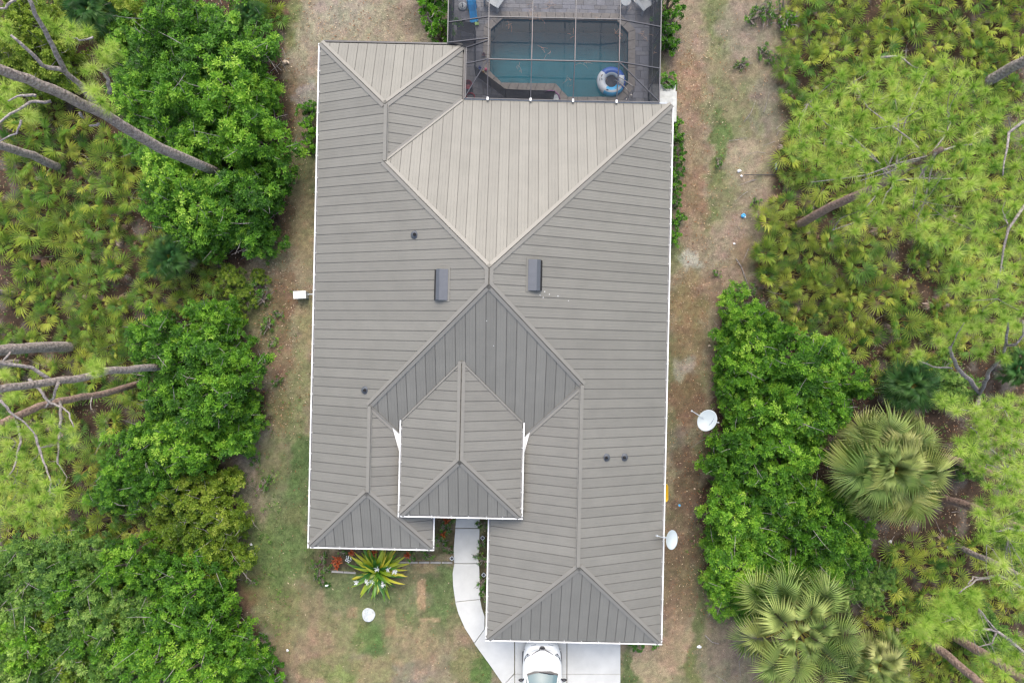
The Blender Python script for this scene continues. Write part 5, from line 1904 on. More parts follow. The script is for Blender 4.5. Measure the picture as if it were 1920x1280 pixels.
# ---- tall fan palms
def costa_mesh(name, seed, n, Rr, pet, mat, t0, t1, arch=.9):
    """Large leaf with a bent rib: leaflets all along it, their tips hanging."""
    rs = np.random.RandomState(seed)
    f = np.linspace(0, 1, n)
    sgn = np.where(np.arange(n) % 2, 1, -1)
    Lr = Rr * .55
    def rib(t): return np.stack([pet + Lr * np.sin(arch * t) / arch, np.zeros_like(t), -Lr * (1 - np.cos(arch * t)) / arch], 1)
    B = rib(f * .95)
    ang = sgn * (2.2 * (1 - f) ** .8 + .12)
    slope = -arch * f
    ax = unit(np.stack([np.cos(ang) * np.cos(slope), np.sin(ang), np.cos(ang) * np.sin(slope) + .18], 1))
    L = Rr * (.55 + .35 * np.sin(np.pi * np.clip(f + .15, 0, 1))) * rs.uniform(.85, 1.1, n)
    side = unit(np.cross(ax, np.array([[0, 0, 1.]])))
    mid = B + ax * (L * .5)[:, None]
    w = .027
    a, b = mid + side * w / 2, mid - side * w / 2
    tip = B + ax * L[:, None] + np.stack([np.zeros(n), np.zeros(n), -L * rs.uniform(.18, .5, n)], 1)
    V = np.stack([B, a, tip, b], 1).reshape(-1, 3)
    i = np.arange(n) * 4
    F = np.concatenate([np.stack([i, i + 1, i + 2], 1), np.stack([i, i + 2, i + 3], 1)])
    T = np.stack([np.full(n, t0), np.full(n, (t0 + t1) / 2), np.full(n, t1), np.full(n, (t0 + t1) / 2)], 1).reshape(-1) + np.repeat(rs.uniform(-.08, .08, n), 4)
    m = len(V)
    pw = .025
    S = np.array([[0, -pw, 0], [0, pw, 0], [pet, pw * .7, 0], [pet, -pw * .7, 0], [0, 0, pw], [pet, 0, pw * .7]])
    FS = np.array([[m, m + 3, m + 5], [m, m + 5, m + 4], [m + 1, m + 4, m + 5], [m + 1, m + 5, m + 2]])
    return np_mesh(name, np.concatenate([V, S]), np.concatenate([F, FS]), [mat, M_STEM], tint=np.concatenate([T, np.full(6, .6)]), mi=np.concatenate([np.zeros(len(F)), np.ones(len(FS))]))


COSTA = [costa_mesh('frond', 800 + i, 54, .95, .75, M_CABB, .2 + .13 * i, .5 + .14 * i, arch=.8 + .2 * i) for i in range(4)]
COSTA_L = [costa_mesh('frond', 860 + i, 40, .82, 1.15, M_CABB, .16 + .1 * i, .46 + .12 * i, arch=.8 + .25 * i) for i in range(3)]
COSTA_D = [costa_mesh('frond', 820 + i, 40, .85, .55, M_DKPALM, .15 + .15 * i, .4 + .2 * i, arch=.7 + .2 * i) for i in range(3)]
COSTA_X = [costa_mesh('dead_frond', 840, 34, .8, .6, M_DEAD, .6, .9, arch=1.3)]


def fan_palm(u, v, r, H, n, meshes, label, group, dead=3, lo=-12, seed=1, trunk=True):
    rs = random.Random(seed)
    c = W(u, v, H)
    o = thing('fan_palm', label, 'palm', (c.x, c.y, 0), 0, group)
    base = 2.15 * .95 / 1.0
    s = (r / FPX * (CAM_H - H)) / 1.62
    if trunk:
        t = MB().tube([(0, 0, -.1), (.05, 0, H * .5), (0, 0, H)], [.17, .14, .15], 10).build('trunk', [M_BARK], o, True)
    for i in range(n):
        f = (i + .5) / n
        el = math.radians(86 - (86 - lo) * f ** .75)
        az = i * 2.3999 + rs.uniform(-.25, .25)
        k = s * rs.uniform(.85, 1.08) * min(1, .62 + f)
        place('frond', rs.choice(meshes), o, Matrix.Translation((0, 0, H + .05 - .1 * f)) @ rot_frond(az, el, rs.uniform(-.35, .35)) @ Matrix.Scale(k, 4))
    for i in range(dead):
        place('dead_frond', COSTA_X[0], o, Matrix.Translation((0, 0, H - .1)) @ rot_frond(rs.uniform(0, 6.28), math.radians(rs.uniform(-25, 10)), 0) @ Matrix.Scale(s * .85, 4))
    return o


fan_palm(1662, 872, 116, 3.4, 40, COSTA, 'largest grey green fan palm with a full round crown', 'tall fan palms', 5, -5, 3)
fan_palm(1492, 1172, 112, 2.9, 27, COSTA_L, 'fan palm with yellow leaf stalks next to the bare corner of the strip', 'tall fan palms', 2, 0, 7)
fan_palm(1640, 1238, 70, 2.0, 18, COSTA, 'smaller dusty fan palm low in the frame beside the yellow stalked one', 'tall fan palms', 3, 0, 9)
fan_palm(1705, 722, 74, 1.6, 18, COSTA_D, 'dark green low fan palm behind the largest fan palm', 'dark fan palms', 1, 5, 12)
fan_palm(172, 22, 66, 1.9, 20, COSTA_D, 'dark green fan palm at the far corner of the thicket', 'dark fan palms', 0, 5, 15)
fan_palm(325, 482, 62, 1.6, 17, COSTA_D, 'bluish fan palm in the clearing of the palmetto thicket', 'dark fan palms', 1, 5, 18)
fan_palm(1905, 690, 50, 1.4, 14, COSTA_D, 'dark green fan palm at the frame edge beside the forked thin pine', 'dark fan palms', 0, 5, 25)
fan_palm(470, 25, 38, 1.2, 12, COSTA_D, 'small green fan palm among the trees near the far lawn corner', 'dark fan palms', 1, 8, 27, False)


# ---- pines
def tuft_mesh(seed, n=105, L=.27, t=.4, bias=.35):
    rs = np.random.RandomState(seed)
    d = unit(rs.normal(size=(n, 3)) + np.array([0, 0, bias]))
    b = np.stack([rs.uniform(-.012, .012, n), rs.uniform(-.012, .012, n), rs.uniform(-.05, .06, n)], 1)
    ln = L * rs.uniform(.72, 1.12, n)
    side = unit(np.cross(d, rs.normal(size=(n, 3))))
    w = .0062
    tip = b + d * ln[:, None] + np.stack([np.zeros(n), np.zeros(n), -.05 * rs.uniform(0, 1, n)], 1)
    V = np.stack([b - side * w, b + side * w, tip], 1).reshape(-1, 3)
    F = np.arange(n * 3).reshape(-1, 3)
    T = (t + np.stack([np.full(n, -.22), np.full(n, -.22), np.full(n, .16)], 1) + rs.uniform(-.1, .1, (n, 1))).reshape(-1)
    return np_mesh('needle_tuft', V, F, M_NEEDLE, tint=T)


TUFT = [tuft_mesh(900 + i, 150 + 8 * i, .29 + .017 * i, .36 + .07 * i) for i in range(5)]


def zt(u, base_u, base_v=None, v=None):
    """Height at which an upright stem rooted under base_u shows at u."""
    return max(0.0, CAM_H * (1 - (960 - base_u) / (960 - u)))


class Pine:
    def __init__(s, label, path, r0, r1, mat=M_BARK, group='pine trees leaning over the scene', taper=1.0):
        bu, bv = path[0]
        s.base = W(bu, bv, 0)
        s.o = thing('pine_tree', label, 'pine tree', s.base, 0, group)
        P = [W(u, v, zt(u, bu)) for u, v in path]
        P[0].z = -.1
        # dense bends with a little wander
        Q = []
        for i in range(len(P) - 1):
            for k in range(4):
                q = P[i].lerp(P[i + 1], k / 4)
                if i or k: q += Vector((rnd.uniform(-.03, .03), rnd.uniform(-.03, .03), 0))
                Q.append(q)
        Q.append(P[-1])
        n = len(Q)
        s.path = P
        MB(s.base).tube(Q, [r0 + (r1 - r0) * i / (n - 1) for i in range(n)], 12).build('trunk', [mat], s.o, True)

    def branch(s, pts, r0, r1=.012, dead=False):
        """pts: (u, v, z)"""
        P = [W(u, v, z) for u, v, z in pts]
        Q = []
        for i in range(len(P) - 1):
            for k in range(3):
                q = P[i].lerp(P[i + 1], k / 3)
                if i or k: q += Vector((rnd.uniform(-.03, .03), rnd.uniform(-.03, .03), rnd.uniform(-.03, .03)))
                Q.append(q)
        Q.append(P[-1])
        n = len(Q)
        MB(s.base).tube(Q, [r0 + (r1 - r0) * i / (n - 1) for i in range(n)], 6).build('branch', [M_BRANCH], s.o, True)
        return P

    def bw(s, P, r0, r1=.01):
        P = [Vector(p) for p in P]
        n = len(P)
        MB(s.base).tube(P, [r0 + (r1 - r0) * i / (n - 1) for i in range(n)], 5, cap=False).build('branch', [M_BRANCH], s.o, True)

    def tuft(s, u, v, z, k=1.0):
        s.tw(W(u, v, z), k)

    def tw(s, p, k=1.0):
        M = Matrix.Translation(p - s.base) @ Matrix.Rotation(rnd.uniform(0, 6.28), 4, 'Z') @ Matrix.Rotation(rnd.uniform(0, .8), 4, 'X') @ Matrix.Scale(k * rnd.uniform(.85, 1.15), 4)
        place('needle_tuft', rnd.choice(TUFT), s.o, M)

    def cloud(s, poly, n, z0, z1, hubs, sp=26, k=1.05):
        """Tufts spread inside a photo outline between two heights, each on a twig from the nearest hub branch."""
        x0, x1 = min(p[0] for p in poly), max(p[0] for p in poly)
        y0, y1 = min(p[1] for p in poly), max(p[1] for p in poly)
        got = []
        t = 0
        while len(got) < n and t < 9000:
            t += 1
            u, v = rnd.uniform(x0, x1), rnd.uniform(y0, y1)
            if not in_poly((u, v), poly): continue
            q = sp * (1 - .5 * t / 9000)
            if any((u - a) ** 2 + (v - b) ** 2 < q * q for a, b in got): continue
            got.append((u, v))
            z = rnd.uniform(z0, z1)
            p = W(u, v, z)
            s.tw(p, k)
            h = min(hubs, key=lambda h: (h - p).length)
            if (h - p).length > .25 and rnd.random() < .3:
                s.bw([h, h.lerp(p, .55) + Vector((rnd.uniform(-.12, .12), rnd.uniform(-.12, .12), -.3)), p], .014, .006)


p1 = Pine('long forked grey pine leaning to the frame edge over the bright trees', [(430, 332), (300, 277), (200, 217), (100, 168), (0, 130), (-70, 105)], .21, .115)
p1.branch([(193, 212, 9.8), (150, 160, 10.8), (122, 135, 11.4), (100, 88, 12.2), (75, 40, 12.9), (52, -5, 13.5)], .10, .05)
p1.branch([(122, 135, 11.4), (80, 122, 12), (45, 88, 12.5), (20, 66, 12.8)], .075, .035)
p1.branch([(96, 190, 12.2), (55, 192, 12.4), (20, 215, 12.6), (-10, 235, 12.8)], .05, .03)
p1.branch([(68, 180, 12.4), (40, 178, 12.6), (15, 190, 12.7)], .05, .02)
p1.branch([(205, 175, 10.4), (203, 150, 10.8), (190, 133, 11), (170, 128, 11.2)], .07, .02)
p1.branch([(175, 70, 12), (150, 75, 12), (135, 70, 12.1)], .035, .015)
p1.branch([(150, 212, 10.8), (157, 222, 10.4)], .05, .03)
p1.branch([(185, 232, 10.1), (168, 236, 9.9)], .05, .03)
p1.branch([(245, 245, 8.3), (232, 228, 8.6)], .04, .02)
p1.branch([(40, 225, 12.4), (30, 250, 12.3), (0, 265, 12.3)], .035, .02)
p1.branch([(30, 0, 13), (10, 15, 13), (-10, 22, 13)], .04, .03)
for u, v in [(118, 60), (105, 55), (130, 75), (145, 68), (165, 60), (120, 42), (88, 40), (200, 95), (212, 90), (195, 112), (186, 100), (160, 135), (175, 128), (190, 190), (180, 170), (168, 168), (205, 205), (15, 50), (5, 65), (20, 72), (10, 165), (25, 180), (0, 185), (18, 200), (40, 195), (52, 215), (65, 222), (0, 215), (205, 118), (222, 105), (135, 52), (30, 160)]:
    p1.tuft(u, v, rnd.uniform(11, 12.4), 1.05)
p2 = Pine('thick bare pine trunk at the frame edge below the long forked pine', [(116, 318), (60, 291), (0, 273), (-110, 236)], .19, .16)
p3 = Pine('thick horizontal bare pine trunk among the palmettos at the frame edge', [(141, 648), (70, 652), (0, 656), (-140, 664)], .24, .2)
p3.branch([(20, 660, 4.6), (8, 675, 4.9), (-5, 690, 5.2)], .05, .03)
p3b = Pine('short stub of pine trunk just below the thick horizontal one', [(34, 681), (0, 683), (-90, 688)], .2, .18)
p3c = Pine('short stub of pine trunk above the palmetto clearing at the frame edge', [(24, 552), (0, 549), (-90, 540)], .17, .15)
p4 = Pine('upper grey pine of the crossing pair reaching from the middle trees', [(342, 682), (270, 690), (200, 696), (155, 709), (70, 718), (0, 729), (-80, 722)], .16, .11)
p4.branch([(100, 716, 9), (60, 690, 9.6), (0, 679, 10.4), (-20, 677, 10.6)], .075, .05)
p4.branch([(55, 710, 9.2), (80, 738, 9.2), (95, 757, 9.4), (115, 762, 9.6), (130, 775, 9.8), (138, 800, 10)], .06, .02)
p4.branch([(110, 716, 9), (100, 745, 9), (85, 765, 9)], .06, .03)
p4.branch([(0, 750, 11), (20, 772, 11), (50, 795, 10.8), (66, 815, 10.8)], .05, .02)
for u, v in [(182, 688), (170, 682), (190, 697), (176, 700), (20, 745), (35, 738), (10, 705), (6, 700), (178, 675)]:
    p4.tuft(u, v, rnd.uniform(8.5, 10), 1.05)
p5 = Pine('lower reddish pine of the crossing pair reaching from the middle trees', [(268, 717), (190, 738), (110, 752), (60, 766), (0, 796), (-80, 840)], .145, .12, M_BARKR)
p5.branch([(112, 752, 6), (114, 785, 8.2), (110, 830, 9.3), (108, 870, 9.9)], .06, .03)
p5.branch([(66, 815, 10.6), (72, 840, 10.6), (85, 875, 10.6), (95, 905, 10.6), (92, 930, 10.6)], .045, .018)
p5.branch([(30, 790, 9), (40, 830, 9.8), (25, 880, 10.2), (8, 900, 10.4)], .05, .02)
p5.branch([(172, 745, 4.2), (171, 768, 4.6)], .035, .012)
hubs = [W(u, v, 10.2) for u, v in ((110, 800), (72, 840), (30, 830), (110, 870), (90, 920), (30, 900), (60, 960))]
p5.cloud([(-20, 780), (50, 800), (100, 790), (150, 810), (140, 850), (110, 900), (125, 960), (90, 1000), (30, 990), (-20, 940)], 54, 9.3, 11.2, hubs, 24)

# the large pine whose crown covers the palmettos
p6 = Pine('broad crowned pine whose light needles cover the palmettos beside the strip', [(1490, 426), (1560, 386), (1640, 352), (1720, 305), (1765, 280)], .2, .09, M_BARKR)
hubs = []
top = p6.path
for i in range(15):
    a = i * 2.4
    r = 40 + 128 * ((i + .6) / 15) ** .5
    s_ = top[3].lerp(top[4], rnd.random()) if i % 2 else top[2].lerp(top[3], rnd.random())
    u1, v1 = 1668 + r * 1.12 * math.cos(a), 282 + r * 1.1 * math.sin(a)
    e = W(u1, v1, rnd.uniform(8.8, 9.8))
    m1 = s_.lerp(e, .5) + Vector((rnd.uniform(-.3, .3), rnd.uniform(-.3, .3), .2))
    p6.bw([s_, s_.lerp(m1, .5) + Vector((rnd.uniform(-.1, .1), rnd.uniform(-.1, .1), 0)), m1, m1.lerp(e, .5) + Vector((rnd.uniform(-.15, .15), rnd.uniform(-.15, .15), 0)), e], .038, .012)
    hubs += [m1, e, m1.lerp(e, .5)]
p6.branch([(1755, 285, 10.8), (1738, 310, 10.5), (1718, 345, 10.3), (1712, 390, 10)], .05, .02)
p6.branch([(1652, 108, 10), (1680, 104, 10.3), (1705, 120, 10.4), (1722, 128, 10.5)], .045, .015)
p6.cloud([(1490, 230), (1530, 170), (1590, 130), (1680, 108), (1760, 105), (1800, 130), (1868, 180), (1860, 260), (1868, 330), (1840, 420), (1790, 480), (1720, 440), (1650, 410), (1600, 440), (1606, 355), (1530, 330), (1470, 265)], 150, 9.4, 12.2, hubs, 28, 1.1)
p7 = Pine('dark pine trunk running off the frame beside the broad crowned pine', [(1842, 158), (1880, 136), (1925, 112), (2010, 70)], .25, .2)
hub7 = [W(u, v, 11) for u, v in ((1890, 220), (1895, 300), (1890, 420), (1880, 500), (1870, 560))]
p7.branch([(2010, 70, 5.2), (1960, 200, 10), (1890, 250, 11), (1880, 330, 11)], .09, .02)
p7.branch([(2010, 70, 5.2), (1980, 300, 10.5), (1890, 430, 11), (1870, 540, 10.5)], .09, .02)
p7.cloud([(1862, 190), (1930, 190), (1930, 620), (1850, 600), (1780, 540), (1770, 470), (1800, 480), (1850, 430), (1880, 350)], 54, 9.2, 11.4, hub7, 26, 1.1)
p8 = Pine('thin forked pine over the bare brown clearing', [(1828, 775), (1834, 757), (1836, 738)], .12, .10)
b8 = p8.path[-1].z
p8.branch([(1836, 738, b8), (1818, 712, 5.2), (1795, 690, 6.5), (1785, 668, 7.6), (1782, 650, 8.3)], .10, .05)
p8.branch([(1836, 738, b8), (1848, 715, 5.2), (1855, 695, 6.2), (1876, 672, 7.6), (1886, 645, 8.6), (1890, 600, 9.4)], .09, .035)
p8.branch([(1785, 690, 6.8), (1750, 688, 7.4), (1730, 680, 7.8), (1715, 672, 8.1)], .035, .015)
p8.branch([(1886, 648, 8.5), (1905, 644, 9), (1918, 630, 9.3), (1917, 600, 9.6)], .05, .025)
p8.branch([(1782, 652, 8.2), (1795, 625, 8.8), (1808, 605, 9.2)], .03, .012)
for u, v in [(1785, 632), (1795, 622), (1776, 622), (1803, 612), (1786, 645), (1790, 600), (1808, 598), (1845, 655), (1850, 648), (1838, 665), (1885, 675), (1878, 668), (1870, 640), (1875, 618), (1860, 612), (1850, 625), (1890, 600), (1882, 585), (1716, 672), (1722, 662), (1820, 615), (1838, 610), (1900, 612), (1910, 590), (1740, 610), (1760, 640), (1770, 655)]:
    p8.tuft(u, v, rnd.uniform(7.5, 9.4), 1.12)
p9 = Pine('mottled pine trunk coming out from under the largest fan palm', [(1768, 858), (1800, 866), (1840, 880), (1905, 905), (1980, 930)], .2, .14, M_BARKR)
hub9 = [W(u, v, 9.5) for u, v in ((1840, 800), (1880, 820), (1850, 870), (1890, 900), (1900, 760), (1820, 770))]
p9.branch([(1900, 903, 3.9), (1880, 860, 8), (1845, 830, 9), (1820, 800, 9.5)], .06, .02)
p9.branch([(1905, 905, 4), (1900, 860, 8), (1895, 800, 9.4), (1880, 760, 9.6)], .06, .02)
p9.cloud([(1750, 735), (1800, 745), (1830, 762), (1870, 745), (1930, 745), (1930, 940), (1860, 950), (1850, 900), (1800, 850), (1790, 825), (1830, 790), (1770, 760)], 64, 8.6, 10.6, hub9, 23, 1.12)
p10 = Pine('second mottled pine trunk just below the one under the largest fan palm', [(1765, 932), (1810, 946), (1860, 966), (1925, 995), (2000, 1030)], .19, .14, M_BARKR)
hub10 = [W(u, v, 9.5) for u, v in ((1860, 980), (1890, 1010), (1850, 1020))]
p10.branch([(1925, 995, 5.2), (1890, 990, 8.6), (1855, 1000, 9.4)], .05, .02)
p10.cloud([(1830, 940), (1880, 930), (1930, 950), (1930, 1130), (1860, 1120), (1855, 1060), (1890, 1030), (1840, 1010)], 36, 8.6, 10.2, hub10, 24, 1.12)
p11 = Pine('slim dim pine trunk over the dark soil between the fan palms', [(1792, 1022), (1830, 1040), (1880, 1062), (1950, 1098)], .13, .11)
p12 = Pine('lower reddish pine trunk running to the bottom corner of the frame', [(1732, 1192), (1770, 1222), (1800, 1248), (1850, 1292), (1900, 1335)], .19, .16, M_BARKR)
p13 = Pine('upper reddish pine trunk running to the bottom corner of the frame', [(1780, 1188), (1830, 1216), (1870, 1240), (1930, 1280), (1990, 1318)], .21, .17, M_BARKR)
p13.branch([(1990, 1318, 6), (1930, 1230, 9), (1870, 1182, 9.6), (1835, 1180, 9.6), (1800, 1188, 9.6)], .07, .02)
p13.branch([(1870, 1182, 9.6), (1860, 1205, 9.5), (1835, 1212, 9.4)], .035, .015)
p13.branch([(1870, 1182, 9.6), (1850, 1160, 9.8), (1835, 1140, 9.9)], .03, .012)
p13.branch([(1950, 1120, 8), (1872, 1078, 8.6), (1830, 1088, 8.8), (1812, 1100, 9), (1798, 1112, 9.1)], .05, .02)
p13.branch([(1872, 1078, 8.6), (1850, 1082, 8.6), (1826, 1082, 8.9), (1815, 1095, 9)], .04, .02)
hub13 = [W(u, v, 9.4) for u, v in ((1800, 1120), (1835, 1140), (1790, 1160), (1815, 1175))]
p13.cloud([(1745, 1140), (1770, 1110), (1835, 1108), (1842, 1170), (1820, 1195), (1770, 1185), (1750, 1200), (1700, 1190), (1735, 1165)], 46, 8.6, 10, hub13, 20, 1.12)
p13.cloud([(1840, 1230), (1930, 1180), (1930, 1290), (1850, 1290)], 14, 8.6, 10, hub13[:2], 26, 1.1)

# ---- garden plants
c = W(711, 1066, 0)
lily = thing('strap_leaf_plant', 'large strap leaf plant with yellowing leaves and white flowers', 'garden plant', c)
def strap(L, w, t0, t1, seed, arch):
    rs = np.random.RandomState(seed)
    n = 7
    V, T = [], []
    for i in range(n):
        f = i / (n - 1)
        a = arch * f
        x = L * (math.sin(a) / arch if arch else f)
        z = -L * (1 - math.cos(a)) / arch
        ww = w * (math.sin(math.pi * min(1, .22 + .78 * f)) ** .7 if f < 1 else .02)
        ww *= 1.2
        V += [(x, -ww, z + .02), (x, 0, z), (x, ww, z + .02)]
        T += [t0 + (t1 - t0) * f] * 3
    F = []
    for i in range(n - 1):
        for j in (0, 1):
            a, b = i * 3 + j, i * 3 + j + 1
            F.append((a, b, b + 3, a + 3))
    return np_mesh('leaf', np.array(V), np.array(F), M_STRAP, tint=np.array(T), smooth=True)
STRAPS = [strap(1.35, .062, .12, .35, 1, 1.0), strap(1.45, .066, .2, .55, 2, 1.15), strap(1.35, .056, .45, .95, 3, 1.25), strap(1.5, .058, .3, .8, 4, 1.3), strap(1.1, .06, .1, .25, 5, .8)]
for i in range(110):
    f = i / 110
    el = D(78 - 62 * f + rnd.uniform(-8, 8))
    place('leaf', STRAPS[rnd.randrange(5)] if f > .3 else STRAPS[rnd.choice([0, 4, 1])], lily, Matrix.Translation((rnd.uniform(-.18, .18), rnd.uniform(-.15, .15), .12)) @ rot_frond(i * 2.4 + rnd.uniform(-.3, .3), el, rnd.uniform(-.3, .3)) @ Matrix.Scale(rnd.uniform(.8, 1.15), 4))
for u, v in ((728, 1066), (740, 1072), (718, 1095), (714, 1102), (668, 1091), (688, 1090), (697, 1090), (707, 1066)):
    p = W(u, v, .75) - c
    fl = MB()
    for k in range(26):
        a, e = rnd.uniform(0, 6.28), rnd.uniform(-.2, 1.2)
        d = Vector((math.cos(a) * math.cos(e), math.sin(a) * math.cos(e), math.sin(e)))
        q = p + d * rnd.uniform(.08, .19)
        s = Vector((-d.y, d.x, 0)).normalized() * .013
        fl.poly([p, p.lerp(q, .6) + s, q, p.lerp(q, .6) - s])
    fl.build('flower_head', [M_PETAL], lily)
    MB().tube([p, (p.x * .4, p.y * .4, .2)], .012, 5).build('stalk', [M_STEM], lily)
c = W(633, 1049, 0)
br = thing('red_bromeliad', 'orange red leafy bromeliad beside the strap leaf plant', 'garden plant', c)
def redleaf(L, w):
    V = np.array([(0, -w * .5, 0), (0, w * .5, 0), (L * .5, w, .05), (L * .5, -w, .05), (L * .5, 0, .02), (L, 0, -.04)])
    return np_mesh('leaf', V, np.array([(0, 1, 4), (0, 4, 3), (1, 2, 4), (3, 4, 5), (4, 2, 5)]), M_RED, tint=np.array([.2, .2, .5, .5, .3, .7]))
RL = [redleaf(.26, .04), redleaf(.2, .045)]
for cx, cyy in ((0, .12), (.06, -.1), (-.1, 0), (.02, -.3), (.1, .1)):
    for i in range(9):
        place('leaf', RL[i % 2], br, Matrix.Translation((cx, cyy, .12)) @ rot_frond(i * 2.4 + rnd.random(), D(rnd.uniform(8, 65))) @ Matrix.Scale(rnd.uniform(.7, 1.1), 4))
for u, v, lab in ((655, 1045, 'small white flowering plant right of the red bromeliad'), (615, 1094, 'single white bloom on a small plant at the lawn edge')):
    c = W(u, v, 0)
    t = thing('white_flower', lab, 'garden plant', c)
    mb = MB()
    for k in range(26 if u == 655 else 12):
        a, r = rnd.uniform(0, 6.28), rnd.uniform(.02, .15 if u == 655 else .07)
        p = Vector((r * math.cos(a), r * math.sin(a), .22 + rnd.uniform(-.06, .06)))
        mb.lathe(p, [(.001, .0), (.025, .012), (.001, .02)], 6)
    mb.build('petals', [M_PETAL], t)['kind'] = 'stuff'
    mb = MB()
    for k in range(14):
        a = rnd.uniform(0, 6.28)
        d = Vector((math.cos(a), math.sin(a), .6)) * .2
        s = Vector((-d.y, d.x, 0)).normalized() * .025
        mb.poly([(0, 0, .02), tuple(d * .6 + s), tuple(d), tuple(d * .6 - s)])
    mb.build('leaves', [M_TWIG if False else M_HEDGE], t)
for u, v, r in ((838, 975, .14), (832, 1000, .12), (700, 1034, .16), (660, 1033, .13), (765, 1038, .08)):
    c = W(u, v, 0)
    t = thing('red_bed_plant', None, None, c, 0, 'red leaved plants in the front bed')
    for i in range(12):
        place('leaf', RL[i % 2], t, Matrix.Translation((0, 0, .12)) @ rot_frond(i * 2.4 + rnd.random(), D(rnd.uniform(8, 65))) @ Matrix.Scale(rnd.uniform(.7, 1.1), 4))
    LABELLED.append((t, u, v, 'red leaved bed plant', 'garden plant'))
# ------------------------------------------------------------------ ground cover nobody could count
rs = np.random.RandomState(4)


def in_house(U, V, pad=0.0):
    x, y = (U - 960) / 40, (640 - V) / 40
    lx, ly = x * CT - y * ST, x * ST + y * CT
    wall = (lx > Wx + .5) & (lx < Bx - .5) & (ly > S1 + .5) & (ly < N1 - .5)
    wall |= (lx > Bx - .6) & (lx < Ex - .5) & (ly > S0 + .5) & (ly < N2)
    wall |= (lx > Fx + .5) & (lx < Ex - .5) & (ly > S2 + .5) & (ly < S0 + 1)
    wall |= (lx > -3.15) & (lx < 6.2) & (ly > N2 - 1) & (ly < 17.4)
    return wall


SL = [q for L_ in SLABS.values() for q in L_]


def on_slab(U, V):
    m = np.zeros(U.shape, bool)
    for q in SL:
        m |= poly_sd(U, V, q) > -1.0
    return m


# grass: short blades coloured like the turf they stand in
n = 330000
U, V = rs.uniform(-20, 1940, n), rs.uniform(-20, 1300, n)
fm = forest_mask(U, V)
keep = (fm < .45) & ~in_house(U, V) & ~on_slab(U, V)
U, V = U[keep], V[keep]
c = ground_colour(U, V)
green = np.clip((c[:, 1] - c[:, 0] * .96) / .05 + .35, 0, 1)
clump = fbm(U / 9, V / 9, 83, 3)
keep = rs.rand(len(U)) < (.22 + .78 * green) * sstep(.3, .62, clump)
U, V, c, green = U[keep], V[keep], c[keep], green[keep]
n = len(U)
az = rs.uniform(0, 6.28, n)
el = rs.uniform(.25, 1.1, n)
L_ = rs.uniform(.06, .15, n) * (1 + .5 * green)
x, y = (U - 960) / 40, (640 - V) / 40
d = np.stack([np.cos(az) * np.cos(el), np.sin(az) * np.cos(el), np.sin(el)], 1)
s_ = np.stack([-np.sin(az), np.cos(az), np.zeros(n)], 1) * .0075
b = np.stack([x, y, np.full(n, -.02)], 1)
Vv = np.stack([b - s_, b + s_, b + d * L_[:, None]], 1).reshape(-1, 3)
mulc = rs.uniform(.6, 1.65, (n, 1)) * (1 + rs.uniform(-.15, .15, (n, 3)) * np.array([1, .6, .6]))
cc = np.repeat(np.clip(c * mulc, 0, .7), 3, 0)
tag(place('grass', np_mesh('grass', Vv, np.arange(n * 3).reshape(-1, 3), M_GRASS, col=cc)), 'thin patchy grass on the sandy lot', 'grass', kind='stuff')

# dry leaves and straw
n = 80000
U, V = rs.uniform(-20, 1940, n), rs.uniform(-20, 1300, n)
fm = forest_mask(U, V)
near = np.exp(-((U - 525) / 40) ** 2) * ((V > 90) & (V < 820)) + .6 * np.exp(-((U - 1300) / 60) ** 2) * (V > 60) * (V < 1160) + .35 * np.exp(-((U - 660) / 130) ** 2) * (V < 90)
keep = (rs.rand(n) < np.clip(near + .55 * fm + .10, 0, 1)) & ~in_house(U, V) & ~on_slab(U, V)
U, V, fm = U[keep], V[keep], fm[keep]
n = len(U)
az, rl = rs.uniform(0, 6.28, n), rs.uniform(-.5, .5, n)
x, y = (U - 960) / 40, (640 - V) / 40
b = np.stack([x, y, .01 + .1 * fm * rs.rand(n)], 1)
ax = np.stack([np.cos(az), np.sin(az), rs.uniform(-.1, .35, n)], 1)
nr = np.stack([rl, rs.uniform(-.5, .5, n), np.ones(n)], 1)
Vv, Ff = leaf_tris(b, unit(ax), unit(nr), rs.uniform(.05, .12, n), rs.uniform(.02, .045, n))
pal = np.array([lin(k) for k in ((150, 112, 78), (178, 150, 116), (118, 84, 62), (196, 178, 152), (140, 96, 70), (160, 140, 120))])
cc = np.repeat(pal[rs.randint(0, len(pal), n)] * rs.uniform(.7, 1.2, (n, 1)), 4, 0)
tag(place('fallen_leaves', np_mesh('fallen_leaves', Vv, Ff, M_LITTER, col=cc)), 'dry brown fallen leaves and straw on the ground', 'fallen leaves', kind='stuff')

# undergrowth on the forest floor and weeds at its edge
n = 36000
U, V = rs.uniform(-240, 2160, n), rs.uniform(-200, 1480, n)
fm = forest_mask(U, V)
clump = fbm(U / 26, V / 26, 95, 3)
edge = np.exp(-((U - 505) / 34) ** 2) * ((V > 540) & (V < 960)) * sstep(.42, .6, clump) + np.exp(-((U - 500) / 46) ** 2) * (V > 1000) * sstep(.42, .6, clump)
keep = (rs.rand(n) < np.clip(fm * sstep(.36, .56, clump) + .7 * edge, 0, 1)) & ~in_house(U, V) & ~on_slab(U, V) & (np.hypot((U - 1870) / 50, (V - 700) / 44) > 1) & (np.hypot((U - 1700) / 90, (V - 1015) / 34) > 1)
U, V, fm = U[keep], V[keep], fm[keep]
n = len(U)
x, y = (U - 960) / 40, (640 - V) / 40
P = np.stack([x, y, rs.uniform(.02, .4, n) * (.25 + fm)], 1)
Nn = unit(rs.normal(size=(n, 3)) * .5 + np.array([0, 0, 1]))
Vv, Ff, T = rosettes(P, Nn, 4, rs, .10, .042, rs.uniform(.0, .5, n))
